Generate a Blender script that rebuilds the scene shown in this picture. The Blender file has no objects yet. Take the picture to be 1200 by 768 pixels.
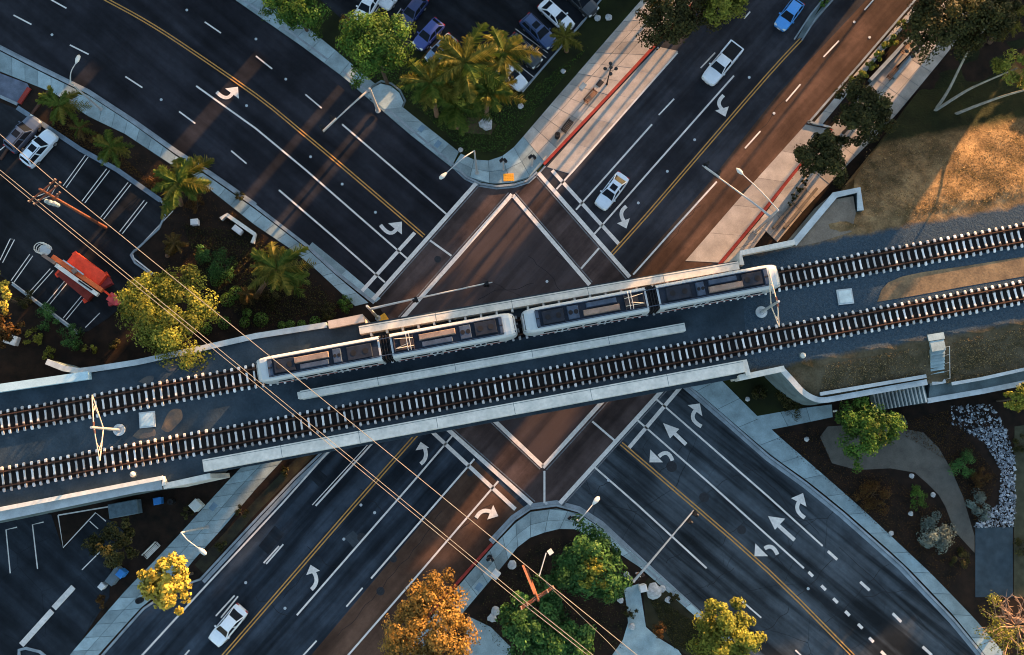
import bpy, bmesh, math, random
import numpy as np
from mathutils import Vector, Matrix
from mathutils.geometry import tessellate_polygon, delaunay_2d_cdt

random.seed(7)
RNG = np.random.default_rng(11)
SC = bpy.context.scene
COL = SC.collection

# ------------------------------------------------------------------ camera, sky, sun, exposure
F, W, HH = 1100.0, 1200.0, 768.0           # focal length and frame in photo pixels
H = 105.0                                  # drone height
TILT = math.atan(161.0 / F)                # gimbal a few degrees off straight down
cam = bpy.data.objects.new('camera', bpy.data.cameras.new('camera'))
cam.data.sensor_width = 36.0
cam.data.lens = 36.0 * F / W
cam.data.clip_start = 1.0
cam.data.clip_end = 6000.0
cam.location = (0, 0, H)
cam.rotation_euler = (TILT, 0, 0)
COL.objects.link(cam)
SC.camera = cam

SUN_EL = math.radians(8.0)
SUN_H = Vector((0.62, 0.785, 0)).normalized()  # horizontal direction towards the sun
world = bpy.data.worlds.new('World')
SC.world = world
world.use_nodes = True
wn = world.node_tree
bg = wn.nodes['Background']
sky = wn.nodes.new('ShaderNodeTexSky')
sky.sky_type = 'NISHITA'
sky.sun_disc = False
sky.sun_elevation = SUN_EL
sky.sun_rotation = math.atan2(SUN_H.x, SUN_H.y)
sky.air_density = 1.0
sky.dust_density = 1.2
sky.ozone_density = 1.0
wn.links.new(sky.outputs[0], bg.inputs[0])
bg.inputs[1].default_value = 0.122
sun = bpy.data.objects.new('sun', bpy.data.lights.new('sun', 'SUN'))
sun.data.energy = 5.0
sun.data.angle = math.radians(0.6)
sun.data.color = (1.0, 0.54, 0.235)
sun.rotation_euler = (-(SUN_H * math.cos(SUN_EL) + Vector((0, 0, math.sin(SUN_EL))))).to_track_quat('-Z', 'Y').to_euler()
sun.location = (40, 60, 60)
COL.objects.link(sun)
SC.view_settings.view_transform = 'Standard'
SC.view_settings.look = 'None'
SC.view_settings.gamma = 1.0
SC.view_settings.exposure = 2.58
SC.cycles.filter_width = 1.05

# ------------------------------------------------------------------ geometry helpers
_c, _s = math.cos(TILT), math.sin(TILT)
def P(X, Y, z=0.0):
    """place in the scene, at height z, that the drone sees at photo position X, Y"""
    x, y = (X - 600.0) / F, -(Y - 384.0) / F
    yy, zz = y * _c + _s, y * _s - _c
    t = (z - H) / zz
    return Vector((x * t, yy * t, z))
def PX(pts, z=0.0):
    return [P(a, b, z) for a, b in pts]
def mpp(X, Y, z=0.0):
    return (P(X + 1, Y, z) - P(X, Y, z)).length

OFF = {}
def props(o, label=None, cat=None, group=None, kind=None):
    if label: o['label'] = label
    if cat: o['category'] = cat
    if group: o['group'] = group
    if kind: o['kind'] = kind
    return o
def thing(name, loc, label, cat, group=None, rz=0.0, kind=None):
    o = bpy.data.objects.new(name, None)
    o.empty_display_size = 0.3
    COL.objects.link(o)
    o.location = loc
    o.rotation_euler = (0, 0, rz)
    OFF[o.name] = Vector(loc)
    return props(o, label, cat, group, kind)
def link(name, me, parent=None, mat=None):
    o = bpy.data.objects.new(name, me)
    COL.objects.link(o)
    if parent is not None: o.parent = parent
    if mat is not None:
        if not me.materials: me.materials.append(mat)
        if me.materials[0] is not mat:
            o.material_slots[0].link = 'OBJECT'
            o.material_slots[0].material = mat
    return o

class MB:
    def __init__(s): s.v = []; s.f = []
    def add(s, vs, fs):
        k = len(s.v)
        s.v += [tuple(v) for v in vs]
        s.f += [tuple(i + k for i in f) for f in fs]
        return s
    def box(s, c, d, rz=0.0, M=None):
        hx, hy, hz = d[0] / 2, d[1] / 2, d[2] / 2
        vs = [Vector((x, y, z)) for z in (-hz, hz) for x, y in ((-hx, -hy), (hx, -hy), (hx, hy), (-hx, hy))]
        R = M if M is not None else Matrix.Rotation(rz, 3, 'Z')
        c = Vector(c)
        return s.add([R @ v + c for v in vs], [(3, 2, 1, 0), (4, 5, 6, 7), (0, 1, 5, 4), (1, 2, 6, 5), (2, 3, 7, 6), (3, 0, 4, 7)])
    def taper(s, c, d0, d1, h, rz=0.0, off=(0, 0)):
        """frustum: base size d0, top size d1"""
        R = Matrix.Rotation(rz, 3, 'Z'); c = Vector(c)
        q = ((-1, -1), (1, -1), (1, 1), (-1, 1))
        vs = [R @ Vector((x * d0[0] / 2, y * d0[1] / 2, 0)) + c for x, y in q] + [R @ Vector((x * d1[0] / 2 + off[0], y * d1[1] / 2 + off[1], h)) + c for x, y in q]
        return s.add(vs, [(3, 2, 1, 0), (4, 5, 6, 7), (0, 1, 5, 4), (1, 2, 6, 5), (2, 3, 7, 6), (3, 0, 4, 7)])
    def beam(s, p, q, w, h):
        p, q = Vector(p), Vector(q)
        d = q - p; L = d.length
        if L < 1e-6: return s
        M = d.to_track_quat('X', 'Z').to_matrix()
        return s.box((p + q) / 2, (L, w, h), M=M)
    def tube(s, pts, r, n=8):
        pts = [Vector(p) for p in pts]
        if not hasattr(r, '__len__'): r = [r] * len(pts)
        vs, fs = [], []
        up = None
        for i, p in enumerate(pts):
            d = (pts[min(i + 1, len(pts) - 1)] - pts[max(i - 1, 0)]).normalized()
            if up is None:
                up = Vector((0, 0, 1)) if abs(d.z) < 0.9 else Vector((1, 0, 0))
            a = d.cross(up).normalized()
            b = a.cross(d).normalized()
            up = b
            for k in range(n):
                t = 2 * math.pi * k / n
                vs.append(p + (a * math.cos(t) + b * math.sin(t)) * r[i])
        for i in range(len(pts) - 1):
            for k in range(n):
                k2 = (k + 1) % n
                fs.append((i * n + k, i * n + k2, (i + 1) * n + k2, (i + 1) * n + k))
        fs.append(tuple(range(n - 1, -1, -1)))
        fs.append(tuple(range((len(pts) - 1) * n, len(pts) * n)))
        return s.add(vs, fs)
    def cyl(s, c, r, h, n=16, r2=None):
        c = Vector(c)
        return s.tube([c, c + Vector((0, 0, h))], [r, r if r2 is None else r2], n)
    def ring(s, c, r0, r1, h, n=20):
        c = Vector(c); vs = []; fs = []
        for k in range(n):
            t = 2 * math.pi * k / n
            e = Vector((math.cos(t), math.sin(t), 0))
            vs += [c + e * r0, c + e * r1, c + e * r1 + Vector((0, 0, h)), c + e * r0 + Vector((0, 0, h))]
        for k in range(n):
            a, b = 4 * k, 4 * ((k + 1) % n)
            for j in range(4):
                fs.append((a + j, b + j, b + (j + 1) % 4, a + (j + 1) % 4))
        return s.add(vs, fs)
    def prism(s, poly, z0, z1):
        """closed outline (x, y[, z]) between two heights"""
        pts = [Vector((p[0], p[1], 0)) for p in poly]
        ar = sum(pts[i].x * pts[(i + 1) % len(pts)].y - pts[(i + 1) % len(pts)].x * pts[i].y for i in range(len(pts)))
        if ar < 0: pts.reverse()
        n = len(pts)
        tris = tessellate_polygon([pts])
        vs = [(p.x, p.y, z0) for p in pts] + [(p.x, p.y, z1) for p in pts]
        fs = []
        for t in tris:
            a, b, c = t
            cr = (pts[b] - pts[a]).cross(pts[c] - pts[a]).z
            if cr < 0: b, c = c, b
            fs.append((n + a, n + b, n + c))
            fs.append((a, c, b))
        for i in range(n):
            j = (i + 1) % n
            fs.append((i, j, n + j, n + i))
        return s.add(vs, fs)
    def sheet(s, poly, z):
        pts = [Vector((p[0], p[1], 0)) for p in poly]
        fs = []
        for a, b, c in tessellate_polygon([pts]):
            if (pts[b] - pts[a]).cross(pts[c] - pts[a]).z < 0: b, c = c, b
            fs.append((a, b, c))
        return s.add([(p.x, p.y, z) for p in pts], fs)
    def ribbon(s, pts, w, z0=None, z1=None, side=0.0, flat=False):
        """band of width w along a polyline (Vectors); side shifts it to the left; flat: a sheet"""
        pts = [Vector(p) for p in pts]
        L, R = [], []
        for i, p in enumerate(pts):
            a = pts[max(i - 1, 0)]; b = pts[min(i + 1, len(pts) - 1)]
            d = (b - a); d.z = 0; d.normalize()
            nrm = Vector((-d.y, d.x, 0))
            L.append(p + nrm * (side + w / 2)); R.append(p + nrm * (side - w / 2))
        n = len(pts)
        if flat:
            vs = [Vector((p.x, p.y, z0)) for p in R] + [Vector((p.x, p.y, z0)) for p in L]
            return s.add(vs, [(i, i + 1, n + i + 1, n + i) for i in range(n - 1)])
        def zz(p, z): return Vector((p.x, p.y, p.z if z is None else z))
        vs = [zz(p, z0) for p in R] + [zz(p, z0) for p in L] + [zz(p, z1) for p in R] + [zz(p, z1) for p in L]
        fs = []
        for i in range(n - 1):
            fs += [(2 * n + i, 2 * n + i + 1, 3 * n + i + 1, 3 * n + i), (n + i, n + i + 1, i + 1, i),
                   (i, i + 1, 2 * n + i + 1, 2 * n + i), (n + i + 1, n + i, 3 * n + i, 3 * n + i + 1)]
        fs += [(n, 0, 2 * n, 3 * n), (n - 1, 2 * n - 1, 4 * n - 1, 3 * n - 1)]
        return s.add(vs, fs)
    def mesh(s, name, smooth=False, off=None):
        me = bpy.data.meshes.new(name)
        vs = s.v if off is None else [(x - off[0], y - off[1], z - off[2]) for x, y, z in s.v]
        me.from_pydata(vs, [], s.f)
        if smooth: me.polygons.foreach_set('use_smooth', [True] * len(me.polygons))
        me.update()
        return me
    def build(s, name, mat, parent=None, smooth=False, local=False, bevel=0.0):
        """local: the vertices are already in the parent's own frame"""
        off = None
        if parent is not None and not local: off = OFF.get(parent.name)
        me = s.mesh(name, smooth, off)
        o = link(name, me, parent, mat)
        if parent is not None: OFF[o.name] = OFF.get(parent.name, Vector((0, 0, 0)))
        if bevel:
            m = o.modifiers.new('bevel', 'BEVEL'); m.width = bevel; m.segments = 2; m.limit_method = 'ANGLE'
        return o

def resample(pts, n):
    pts = [Vector(p) for p in pts]
    d = [0.0]
    for a, b in zip(pts, pts[1:]): d.append(d[-1] + (b - a).length)
    out = []
    for k in range(n + 1):
        t = d[-1] * k / n
        i = 0
        while i < len(pts) - 2 and d[i + 1] < t: i += 1
        q = (t - d[i]) / max(d[i + 1] - d[i], 1e-6)
        out.append(pts[i].lerp(pts[i + 1], q))
    return out
def plen(pts): return sum((Vector(b) - Vector(a)).length for a, b in zip(pts, pts[1:]))
def smooth_line(pts, n=4):
    """Catmull-Rom through the points"""
    pts = [Vector(p) for p in pts]; out = []
    for i in range(len(pts) - 1):
        p0, p1, p2, p3 = pts[max(i - 1, 0)], pts[i], pts[i + 1], pts[min(i + 2, len(pts) - 1)]
        for k in range(n):
            t = k / n
            out.append(0.5 * ((2 * p1) + (p2 - p0) * t + (2 * p0 - 5 * p1 + 4 * p2 - p3) * t * t + (3 * p1 - p0 - 3 * p2 + p3) * t ** 3))
    out.append(pts[-1])
    return out

# ------------------------------------------------------------------ materials
def nodes(m):
    m.use_nodes = True
    nt = m.node_tree
    return nt, nt.nodes['Principled BSDF']
def N(nt, t, **kw):
    n = nt.nodes.new(t)
    for k, v in kw.items(): setattr(n, k, v)
    return n
def ramp(nt, src, stops):
    r = N(nt, 'ShaderNodeValToRGB')
    e = r.color_ramp.elements
    while len(e) < len(stops): e.new(0.5)
    for q, (p, c) in zip(e, stops):
        q.position = p; q.color = (c[0], c[1], c[2], 1) if hasattr(c, '__len__') else (c, c, c, 1)
    nt.links.new(src, r.inputs[0])
    return r.outputs[0]
def noise(nt, coord, scale, detail=4.0, rough=0.6, dist=0.0):
    n = N(nt, 'ShaderNodeTexNoise')
    n.inputs['Scale'].default_value = scale; n.inputs['Detail'].default_value = detail
    n.inputs['Roughness'].default_value = rough; n.inputs['Distortion'].default_value = dist
    if coord is not None: nt.links.new(coord, n.inputs['Vector'])
    return n.outputs[0]
def mixc(nt, fac, a, b, mode='MIX'):
    m = N(nt, 'ShaderNodeMix', data_type='RGBA', blend_type=mode)
    for sock, val in ((m.inputs['Factor'], fac), (m.inputs['A'], a), (m.inputs['B'], b)):
        if hasattr(val, 'links'): nt.links.new(val, sock)
        elif hasattr(val, '__len__'): sock.default_value = (val[0], val[1], val[2], 1)
        else: sock.default_value = val
    return m.outputs['Result']
def bumpn(nt, b, h, strength, dist=0.02):
    n = N(nt, 'ShaderNodeBump')
    n.inputs['Strength'].default_value = strength; n.inputs['Distance'].default_value = dist
    nt.links.new(h, n.inputs['Height']); nt.links.new(n.outputs[0], b.inputs['Normal'])
MATS = {}
def pm(name, c, rough=0.75, var=0.25, scale=1.5, bump=0.15, metal=0.0, c2=None, fine=18.0, spec=0.12, objvar=0.0):
    """plain procedural surface: base colour broken by two scales of noise, fine relief"""
    if name in MATS: return MATS[name]
    m = bpy.data.materials.new(name); nt, b = nodes(m)
    tc = N(nt, 'ShaderNodeTexCoord').outputs['Object']
    a = c2 if c2 is not None else [x * (1 - var) for x in c]
    d = c if c2 is not None else [x * (1 + var * 0.6) for x in c]
    col = ramp(nt, noise(nt, tc, scale, 5), [(0.32, a), (0.68, d)])
    f = noise(nt, tc, fine, 3)
    col = mixc(nt, 0.5, col, ramp(nt, f, [(0.3, 0.75), (0.7, 1.2)]), 'MULTIPLY')
    if objvar:
        oi = N(nt, 'ShaderNodeObjectInfo').outputs['Random']
        col = mixc(nt, 1.0, col, ramp(nt, oi, [(0.0, 1 - objvar), (1.0, 1 + objvar * 0.7)]), 'MULTIPLY')
    nt.links.new(col, b.inputs['Base Color'])
    b.inputs['Roughness'].default_value = rough; b.inputs['Metallic'].default_value = metal
    b.inputs['Specular IOR Level'].default_value = spec
    if bump: bumpn(nt, b, f, bump)
    MATS[name] = m
    return m
def asphalt(name, c, angle, dark=0.55, light=1.5, tint=None, cracks=0.6):
    """worn tarmac: long streaks along the traffic, patches, oil, cracks, aggregate"""
    c = [x * 0.62 for x in c]; m = bpy.data.materials.new(name); nt, b = nodes(m)
    if tint is not None: tint = [x * 0.64 for x in tint]
    tc = N(nt, 'ShaderNodeTexCoord').outputs['Object']
    mp = N(nt, 'ShaderNodeMapping'); mp.inputs['Rotation'].default_value = (0, 0, -angle)
    nt.links.new(tc, mp.inputs['Vector'])
    mp2 = N(nt, 'ShaderNodeMapping'); mp2.inputs['Scale'].default_value = (0.035, 0.62, 1)
    nt.links.new(mp.outputs[0], mp2.inputs['Vector'])
    st = noise(nt, mp2.outputs[0], 1.0, 5, 0.55)
    col = ramp(nt, st, [(0.39, [x * dark for x in c]), (0.5, c), (0.61, [x * light for x in c])])
    pt = noise(nt, tc, 0.16, 4, 0.55)
    col = mixc(nt, 0.75, col, ramp(nt, pt, [(0.40, 0.62), (0.60, 1.38)]), 'MULTIPLY')
    ms = noise(nt, mp.outputs[0], 1.3, 6, 0.7)
    col = mixc(nt, 0.6, col, ramp(nt, ms, [(0.35, 0.78), (0.66, 1.25)]), 'MULTIPLY')
    if tint is not None:
        col = mixc(nt, ramp(nt, noise(nt, mp2.outputs[0], 0.6, 4), [(0.35, 0.25), (0.65, 0.95)]), col, tint)
    if cracks:
        vo = N(nt, 'ShaderNodeTexVoronoi', feature='DISTANCE_TO_EDGE'); vo.inputs['Scale'].default_value = 0.17
        dv = N(nt, 'ShaderNodeTexNoise'); dv.inputs['Scale'].default_value = 0.7; dv.inputs['Detail'].default_value = 5
        nt.links.new(mp.outputs[0], dv.inputs['Vector'])
        ad = mixc(nt, 0.35, mp.outputs[0], dv.outputs[1], 'ADD')
        nt.links.new(ad, vo.inputs['Vector'])
        ck = ramp(nt, vo.outputs[0], [(0.0, 1.0), (0.007, 0.0)])
        mk = ramp(nt, noise(nt, tc, 0.09, 3), [(0.45, 0.0), (0.6, cracks)])
        fc = mixc(nt, 1.0, ck, mk, 'MULTIPLY')
        col = mixc(nt, fc, col, [x * 0.3 for x in c])
    g = noise(nt, tc, 26.0, 2)
    col = mixc(nt, 0.6, col, ramp(nt, g, [(0.3, 0.7), (0.7, 1.3)]), 'MULTIPLY')
    nt.links.new(col, b.inputs['Base Color'])
    b.inputs['Roughness'].default_value = 0.82
    b.inputs['Specular IOR Level'].default_value = 0.06
    bumpn(nt, b, g, 0.25, 0.015)
    return m
def paint(name, c, wear=0.35):
    m = bpy.data.materials.new(name); nt, b = nodes(m)
    tc = N(nt, 'ShaderNodeTexCoord').outputs['Object']
    w = ramp(nt, noise(nt, tc, 3.2, 7, 0.75), [(0.40, 1.0), (0.66, 0.0)])
    col = mixc(nt, ramp(nt, noise(nt, tc, 0.5, 5), [(0.35, wear), (0.7, 0.0)]), c, [x * 0.45 for x in c])
    f = mixc(nt, 1.0, w, (wear, wear, wear), 'MULTIPLY')
    col = mixc(nt, f, col, [x * 0.3 for x in c])
    nt.links.new(col, b.inputs['Base Color'])
    b.inputs['Roughness'].default_value = 0.7; b.inputs['Specular IOR Level'].default_value = 0.1
    return m
def leafmat(name, c1, c2, c3, trans=0.3):
    m = bpy.data.materials.new(name); nt, b = nodes(m)
    rnd = N(nt, 'ShaderNodeNewGeometry').outputs['Random Per Island']
    at = N(nt, 'ShaderNodeAttribute', attribute_name='clump').outputs['Fac']
    col = ramp(nt, rnd, [(0.0, c1), (0.5, c2), (1.0, c3)])
    col = mixc(nt, 0.7, col, ramp(nt, at, [(0.0, 0.35), (1.0, 1.6)]), 'MULTIPLY')
    nt.links.new(col, b.inputs['Base Color'])
    b.inputs['Roughness'].default_value = 0.55
    b.inputs['Specular IOR Level'].default_value = 0.08
    tr = N(nt, 'ShaderNodeBsdfTranslucent'); nt.links.new(col, tr.inputs['Color'])
    mx = N(nt, 'ShaderNodeMixShader'); mx.inputs[0].default_value = trans
    nt.links.new(b.outputs[0], mx.inputs[1]); nt.links.new(tr.outputs[0], mx.inputs[2])
    nt.links.new(mx.outputs[0], nt.nodes['Material Output'].inputs['Surface'])
    return m
def glossy(name, c, rough=0.25, coat=0.6, metal=0.0):
    if name in MATS: return MATS[name]
    m = bpy.data.materials.new(name); nt, b = nodes(m)
    tc = N(nt, 'ShaderNodeTexCoord').outputs['Object']
    col = mixc(nt, 0.35, c, ramp(nt, noise(nt, tc, 4.0, 5), [(0.3, 0.8), (0.7, 1.1)]), 'MULTIPLY')
    nt.links.new(col, b.inputs['Base Color'])
    b.inputs['Specular IOR Level'].default_value = 0.5 if coat else 0.03
    b.inputs['Roughness'].default_value = rough; b.inputs['Coat Weight'].default_value = coat; b.inputs['Metallic'].default_value = metal
    MATS[name] = m
    return m

ROAD_NE = math.atan2(0.75, 0.66)
ROAD_NW = math.atan2(-0.64, 0.77)
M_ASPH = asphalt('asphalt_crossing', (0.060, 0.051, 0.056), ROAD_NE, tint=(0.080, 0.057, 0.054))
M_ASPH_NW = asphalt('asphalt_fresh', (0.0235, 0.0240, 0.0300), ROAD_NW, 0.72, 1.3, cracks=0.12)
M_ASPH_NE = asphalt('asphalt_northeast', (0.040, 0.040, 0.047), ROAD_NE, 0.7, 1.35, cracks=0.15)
M_ASPH_SUN = asphalt('asphalt_sun_reddened', (0.100, 0.056, 0.038), ROAD_NE, 0.75, 1.3, cracks=0.2)  # reddish tone carries the low sun's warmth on the lit lanes
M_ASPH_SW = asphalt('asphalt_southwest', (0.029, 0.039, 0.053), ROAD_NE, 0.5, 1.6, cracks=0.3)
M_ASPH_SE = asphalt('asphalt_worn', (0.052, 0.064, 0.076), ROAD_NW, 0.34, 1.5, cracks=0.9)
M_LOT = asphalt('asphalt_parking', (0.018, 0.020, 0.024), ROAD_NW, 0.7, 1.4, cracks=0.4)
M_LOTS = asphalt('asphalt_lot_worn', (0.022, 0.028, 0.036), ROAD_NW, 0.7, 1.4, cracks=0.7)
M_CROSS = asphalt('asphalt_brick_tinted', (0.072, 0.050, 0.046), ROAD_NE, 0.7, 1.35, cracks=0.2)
M_WHITE = paint('road_paint_white', (0.70, 0.64, 0.585))
M_YELLOW = paint('road_paint_yellow', (0.50, 0.26, 0.07), 0.4)
M_RED = paint('kerb_paint_red', (0.32, 0.045, 0.035), 0.5)
M_SLAB = pm('pavement_concrete', (0.225, 0.29, 0.305), 0.85, 0.25, 0.7, 0.2, fine=9, objvar=0.28)
M_KERB = pm('kerb_concrete', (0.20, 0.23, 0.25), 0.85, 0.3, 0.8, 0.2, fine=10)
M_PAD = pm('pad_concrete', (0.31, 0.275, 0.24), 0.85, 0.25, 0.5, 0.2, fine=10, objvar=0.22)
M_CONC = pm('bridge_concrete', (0.55, 0.52, 0.465), 0.8, 0.3, 0.55, 0.1, c2=(0.39, 0.385, 0.35), fine=2.6)
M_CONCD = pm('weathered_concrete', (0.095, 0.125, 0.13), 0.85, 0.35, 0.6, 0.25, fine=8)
M_SOIL = pm('dark_soil', (0.021, 0.012, 0.008), 0.95, 0.4, 0.8, 0.6, c2=(0.006, 0.005, 0.004), fine=7)
M_LAWN = pm('lawn_turf', (0.018, 0.022, 0.006), 0.95, 0.4, 0.35, 0.7, c2=(0.008, 0.010, 0.004), fine=22)
M_BALLAST = pm('ballast_stone', (0.031, 0.046, 0.060), 0.9, 0.25, 0.45, 0.9, c2=(0.017, 0.027, 0.036), fine=4.5)
M_BALLASTD = pm('ballast_stained', (0.010, 0.0085, 0.008), 0.9, 0.4, 2.0, 0.9, fine=11)
M_DRY = pm('dry_grass', (0.20, 0.135, 0.07), 0.95, 0.4, 0.35, 0.9, c2=(0.09, 0.062, 0.035), fine=5)
M_DIRT = pm('tan_dirt', (0.17, 0.14, 0.11), 0.95, 0.35, 0.5, 0.6, c2=(0.09, 0.075, 0.06), fine=8)
M_TIE = pm('sleeper_concrete', (0.50, 0.48, 0.46), 0.85, 0.25, 1.0, 0.2, fine=9, objvar=0.18)
M_RUST = pm('rail_rust', (0.075, 0.036, 0.022), 0.7, 0.4, 2.0, 0.1, metal=0.2)
M_STEEL = pm('galvanised_steel', (0.42, 0.43, 0.43), 0.45, 0.15, 2.0, 0.05, metal=0.5)
M_LAMPW = pm('lamp_paint_grey', (0.33, 0.33, 0.32), 0.5, 0.15, 2.0, 0.05)
M_BLACK = pm('black_metal', (0.012, 0.012, 0.013), 0.5, 0.2, 3.0, 0.0)
M_GLASS = glossy('tinted_glass', (0.010, 0.013, 0.018), 0.02, 0.0)
M_TYRE = pm('tyre_rubber', (0.012, 0.012, 0.012), 0.85)
M_RIM = pm('wheel_alloy', (0.45, 0.45, 0.46), 0.35, metal=0.7)
M_BARK = pm('bark', (0.075, 0.055, 0.04), 0.9, 0.4, 3.0, 0.6)
M_BARKP = pm('pale_bark', (0.28, 0.25, 0.20), 0.85, 0.35, 2.0, 0.4)
M_PALMT = pm('palm_trunk', (0.17, 0.10, 0.06), 0.9, 0.4, 5.0, 0.7)
M_WOOD = pm('bench_wood', (0.20, 0.10, 0.055), 0.7, 0.3, 4.0, 0.2)
M_WIRE = pm('wire_metal', (0.20, 0.18, 0.15), 0.5, 0.1)
M_POLEW = pm('creosote_pole', (0.13, 0.05, 0.03), 0.85, 0.35, 3.0, 0.3)
M_ROCK = pm('landscape_rock', (0.34, 0.34, 0.34), 0.85, 0.35, 3.0, 0.4)
M_LENSR = pm('lens_red', (0.35, 0.02, 0.015), 0.3)
M_LENSA = pm('lens_amber', (0.35, 0.16, 0.02), 0.3)
M_LENSG = pm('lens_green', (0.02, 0.20, 0.10), 0.3)

# ================================================================== GROUND AND ROADS
def struct(mb, name, mat, parent=None, smooth=False):
    o = mb.build(name, mat, parent, smooth)
    if parent is None: o['kind'] = 'structure'
    return o
g = MB(); g.sheet([(-2500, -2500), (2500, -2500), (2500, 2500), (-2500, 2500)], -0.06)
struct(g, 'ground', pm('far_ground', (0.05, 0.045, 0.035), 0.95, 0.4, 0.05, 0.3, fine=2.0))
g = MB(); g.sheet([(-130, -95), (130, -95), (130, 130), (-130, 130)], 0.0)
road = struct(g, 'road', M_ASPH)
def roadsheet(name, px, mat, z=0.004):
    b = MB(); b.sheet(PX(px), z); return struct(b, name, mat)
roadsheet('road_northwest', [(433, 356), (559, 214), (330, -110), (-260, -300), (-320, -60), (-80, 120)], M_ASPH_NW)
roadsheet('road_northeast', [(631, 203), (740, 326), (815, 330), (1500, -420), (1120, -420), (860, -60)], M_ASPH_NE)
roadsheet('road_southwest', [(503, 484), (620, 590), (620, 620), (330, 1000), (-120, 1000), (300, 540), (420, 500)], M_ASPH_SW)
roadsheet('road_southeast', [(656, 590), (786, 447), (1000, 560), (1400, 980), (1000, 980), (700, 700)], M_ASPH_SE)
roadsheet('road_northeast_sun_tint', [(738, 321), (741, 327), (815, 330), (1500, -420), (1390, -420), (1006, 10), (912, 110), (862, 174), (833, 212)], M_ASPH_SUN, 0.008)  # sheet over the sunlit lanes, sun warmth put in its colour
roadsheet('road_southwest_sun_tint', [(556, 540), (620, 600), (620, 640), (330, 1000), (170, 1000)], M_ASPH_SUN, 0.008)  # same sun-warmed colour laid over the lit turning lanes
def xwalk(px):
    b = MB(); b.sheet(PX(px), 0.004); return b.build('crosswalk_paving', M_CROSS, road)
xwalk([(431, 358), (557, 216), (602, 222), (470, 376)])
xwalk([(601, 227), (631, 205), (739, 326), (691, 335)])
xwalk([(522, 499), (622, 588), (638, 592), (638, 548), (574, 487)])
xwalk([(637, 549), (640, 592), (655, 590), (782, 450), (713, 463)])

# concrete gutters and bus pads let into the roadway, in panels
def panels(name, A, B, z0, z1, step, across, mat, parent, gap=0.035, jit=0.012, rows=None):
    """strip between two edges cut into slabs, each its own object"""
    n = max(1, round((plen(A) + plen(B)) / 2 / step))
    a, b = resample(A, n), resample(B, n)
    for i in range(n):
        for k in range(across):
            q = [a[i].lerp(b[i], k / across), a[i + 1].lerp(b[i + 1], k / across), a[i + 1].lerp(b[i + 1], (k + 1) / across), a[i].lerp(b[i], (k + 1) / across)]
            c = sum(q, Vector()) / 4
            q = [p + (c - p).normalized() * gap for p in q]
            m = MB(); m.prism(q, z0, z1 + random.uniform(-jit, jit)); m.build(name, mat, parent)
def pad(A, B, step=4.0, across=1, mat=None):
    o = MB(); o.sheet(A + B[::-1], 0.007)
    r = struct(o, 'bus_pad', M_KERB)
    panels('slab', A, B, 0.008, 0.026, step, across, mat or M_PAD, r, 0.02, 0.003)
pad(PX([(668, 204), (735, 127), (795, 60)]), PX([(641, 196), (706, 124), (771, 55)]), 4.2)
pad(PX([(803, 306), (872, 226), (944, 146)]), PX([(842, 308), (905, 234), (974, 152)]), 4.2)
pad(PX([(366, 284), (402, 313), (446, 350)]), PX([(361, 290), (395, 320), (436, 358)]), 5.0, 1, M_SLAB)

# ------------------------------------------------------------------ painted markings (each a part of the road)
ZM = 0.030
M_OLD = paint('road_paint_faded', (0.20, 0.20, 0.21), 0.7)
def line(pts, w=0.2, mat=None, name='lane_line', z=ZM):
    b = MB(); b.ribbon(PX(pts), w, z, flat=True)
    return b.build(name, mat or M_WHITE, road)
def yellow(pts):
    p = smooth_line(PX(pts), 3)
    for sd in (-0.16, 0.16):
        b = MB(); b.ribbon(p, 0.14, ZM, side=sd, flat=True); b.build('centre_line', M_YELLOW, road)
yellow([(60, -35), (125, 0), (167, 23), (213, 52), (300, 112), (352, 154), (407, 200), (497, 277)])
yellow([(717, 298), (760, 250), (804, 199), (900, 88), (939, 46)])
yellow([(503, 493), (417, 590), (300, 725), (225, 811)])
yellow([(728, 520), (784, 568), (900, 669), (1003, 772), (1060, 830)])
for pts in ([(230, 101), (300, 151), (359, 200), (478, 304)], [(327, 223), (390, 277), (451, 331)], [(401, 146), (464, 200), (523, 251)],
            [(675, 246), (716, 200), (764, 146)], [(696, 275), (762, 200), (860, 89)], [(652, 222), (672, 200), (794, 62)], [(742, 322), (790, 268), (840, 213)],
            [(530, 511), (484, 565), (348, 721)], [(556, 538), (530, 568), (435, 678)], [(584, 564), (500, 662), (408, 768), (380, 800)],
            [(387, 527), (331, 590), (240, 688), (130, 808)], [(438, 518), (370, 593)],
            [(744, 490), (832, 567), (942, 666)], [(768, 467), (900, 582), (964, 640)], [(696, 547), (745, 590), (828, 666)]):
    line(pts, 0.2)
line([(435, 517), (366, 592)], 0.1)
for a, b in (((16, 18), (37, 29)), ((60, 0), (78, 10)), ((82, 53), (104, 64)), ((147, 90), (167, 103)), ((210, 131), (229, 145)), ((271, 177), (289, 192)),
             ((240, 26), (259, 39)), ((300, 66), (319, 81)), ((358, 111), (377, 127)), ((772, 135), (790, 116)), ((821, 80), (838, 62)), ((872, 22), (879, 14)),
             ((873, 174), (891, 154)), ((921, 119), (938, 99)), ((965, 67), (983, 48)), ((1013, 12), (1027, -4)), ((425, 689), (406, 711)), ((371, 751), (352, 772)),
             ((332, 638), (312, 661)), ((327, 640), (309, 660)), ((279, 699), (259, 724)), ((275, 698), (253, 722)), ((222, 762), (205, 782)),
             ((970, 646), (981, 656)), ((1008, 682), (1019, 692)), ((1046, 719), (1056, 729)), ((1081, 758), (1092, 768)), ((870, 705), (892, 724)), ((932, 762), (950, 779))):
    wide = a[0] > 960 and a[1] > 600
    line([a, b], 0.3 if wide else 0.17, name='lane_dash')
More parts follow.
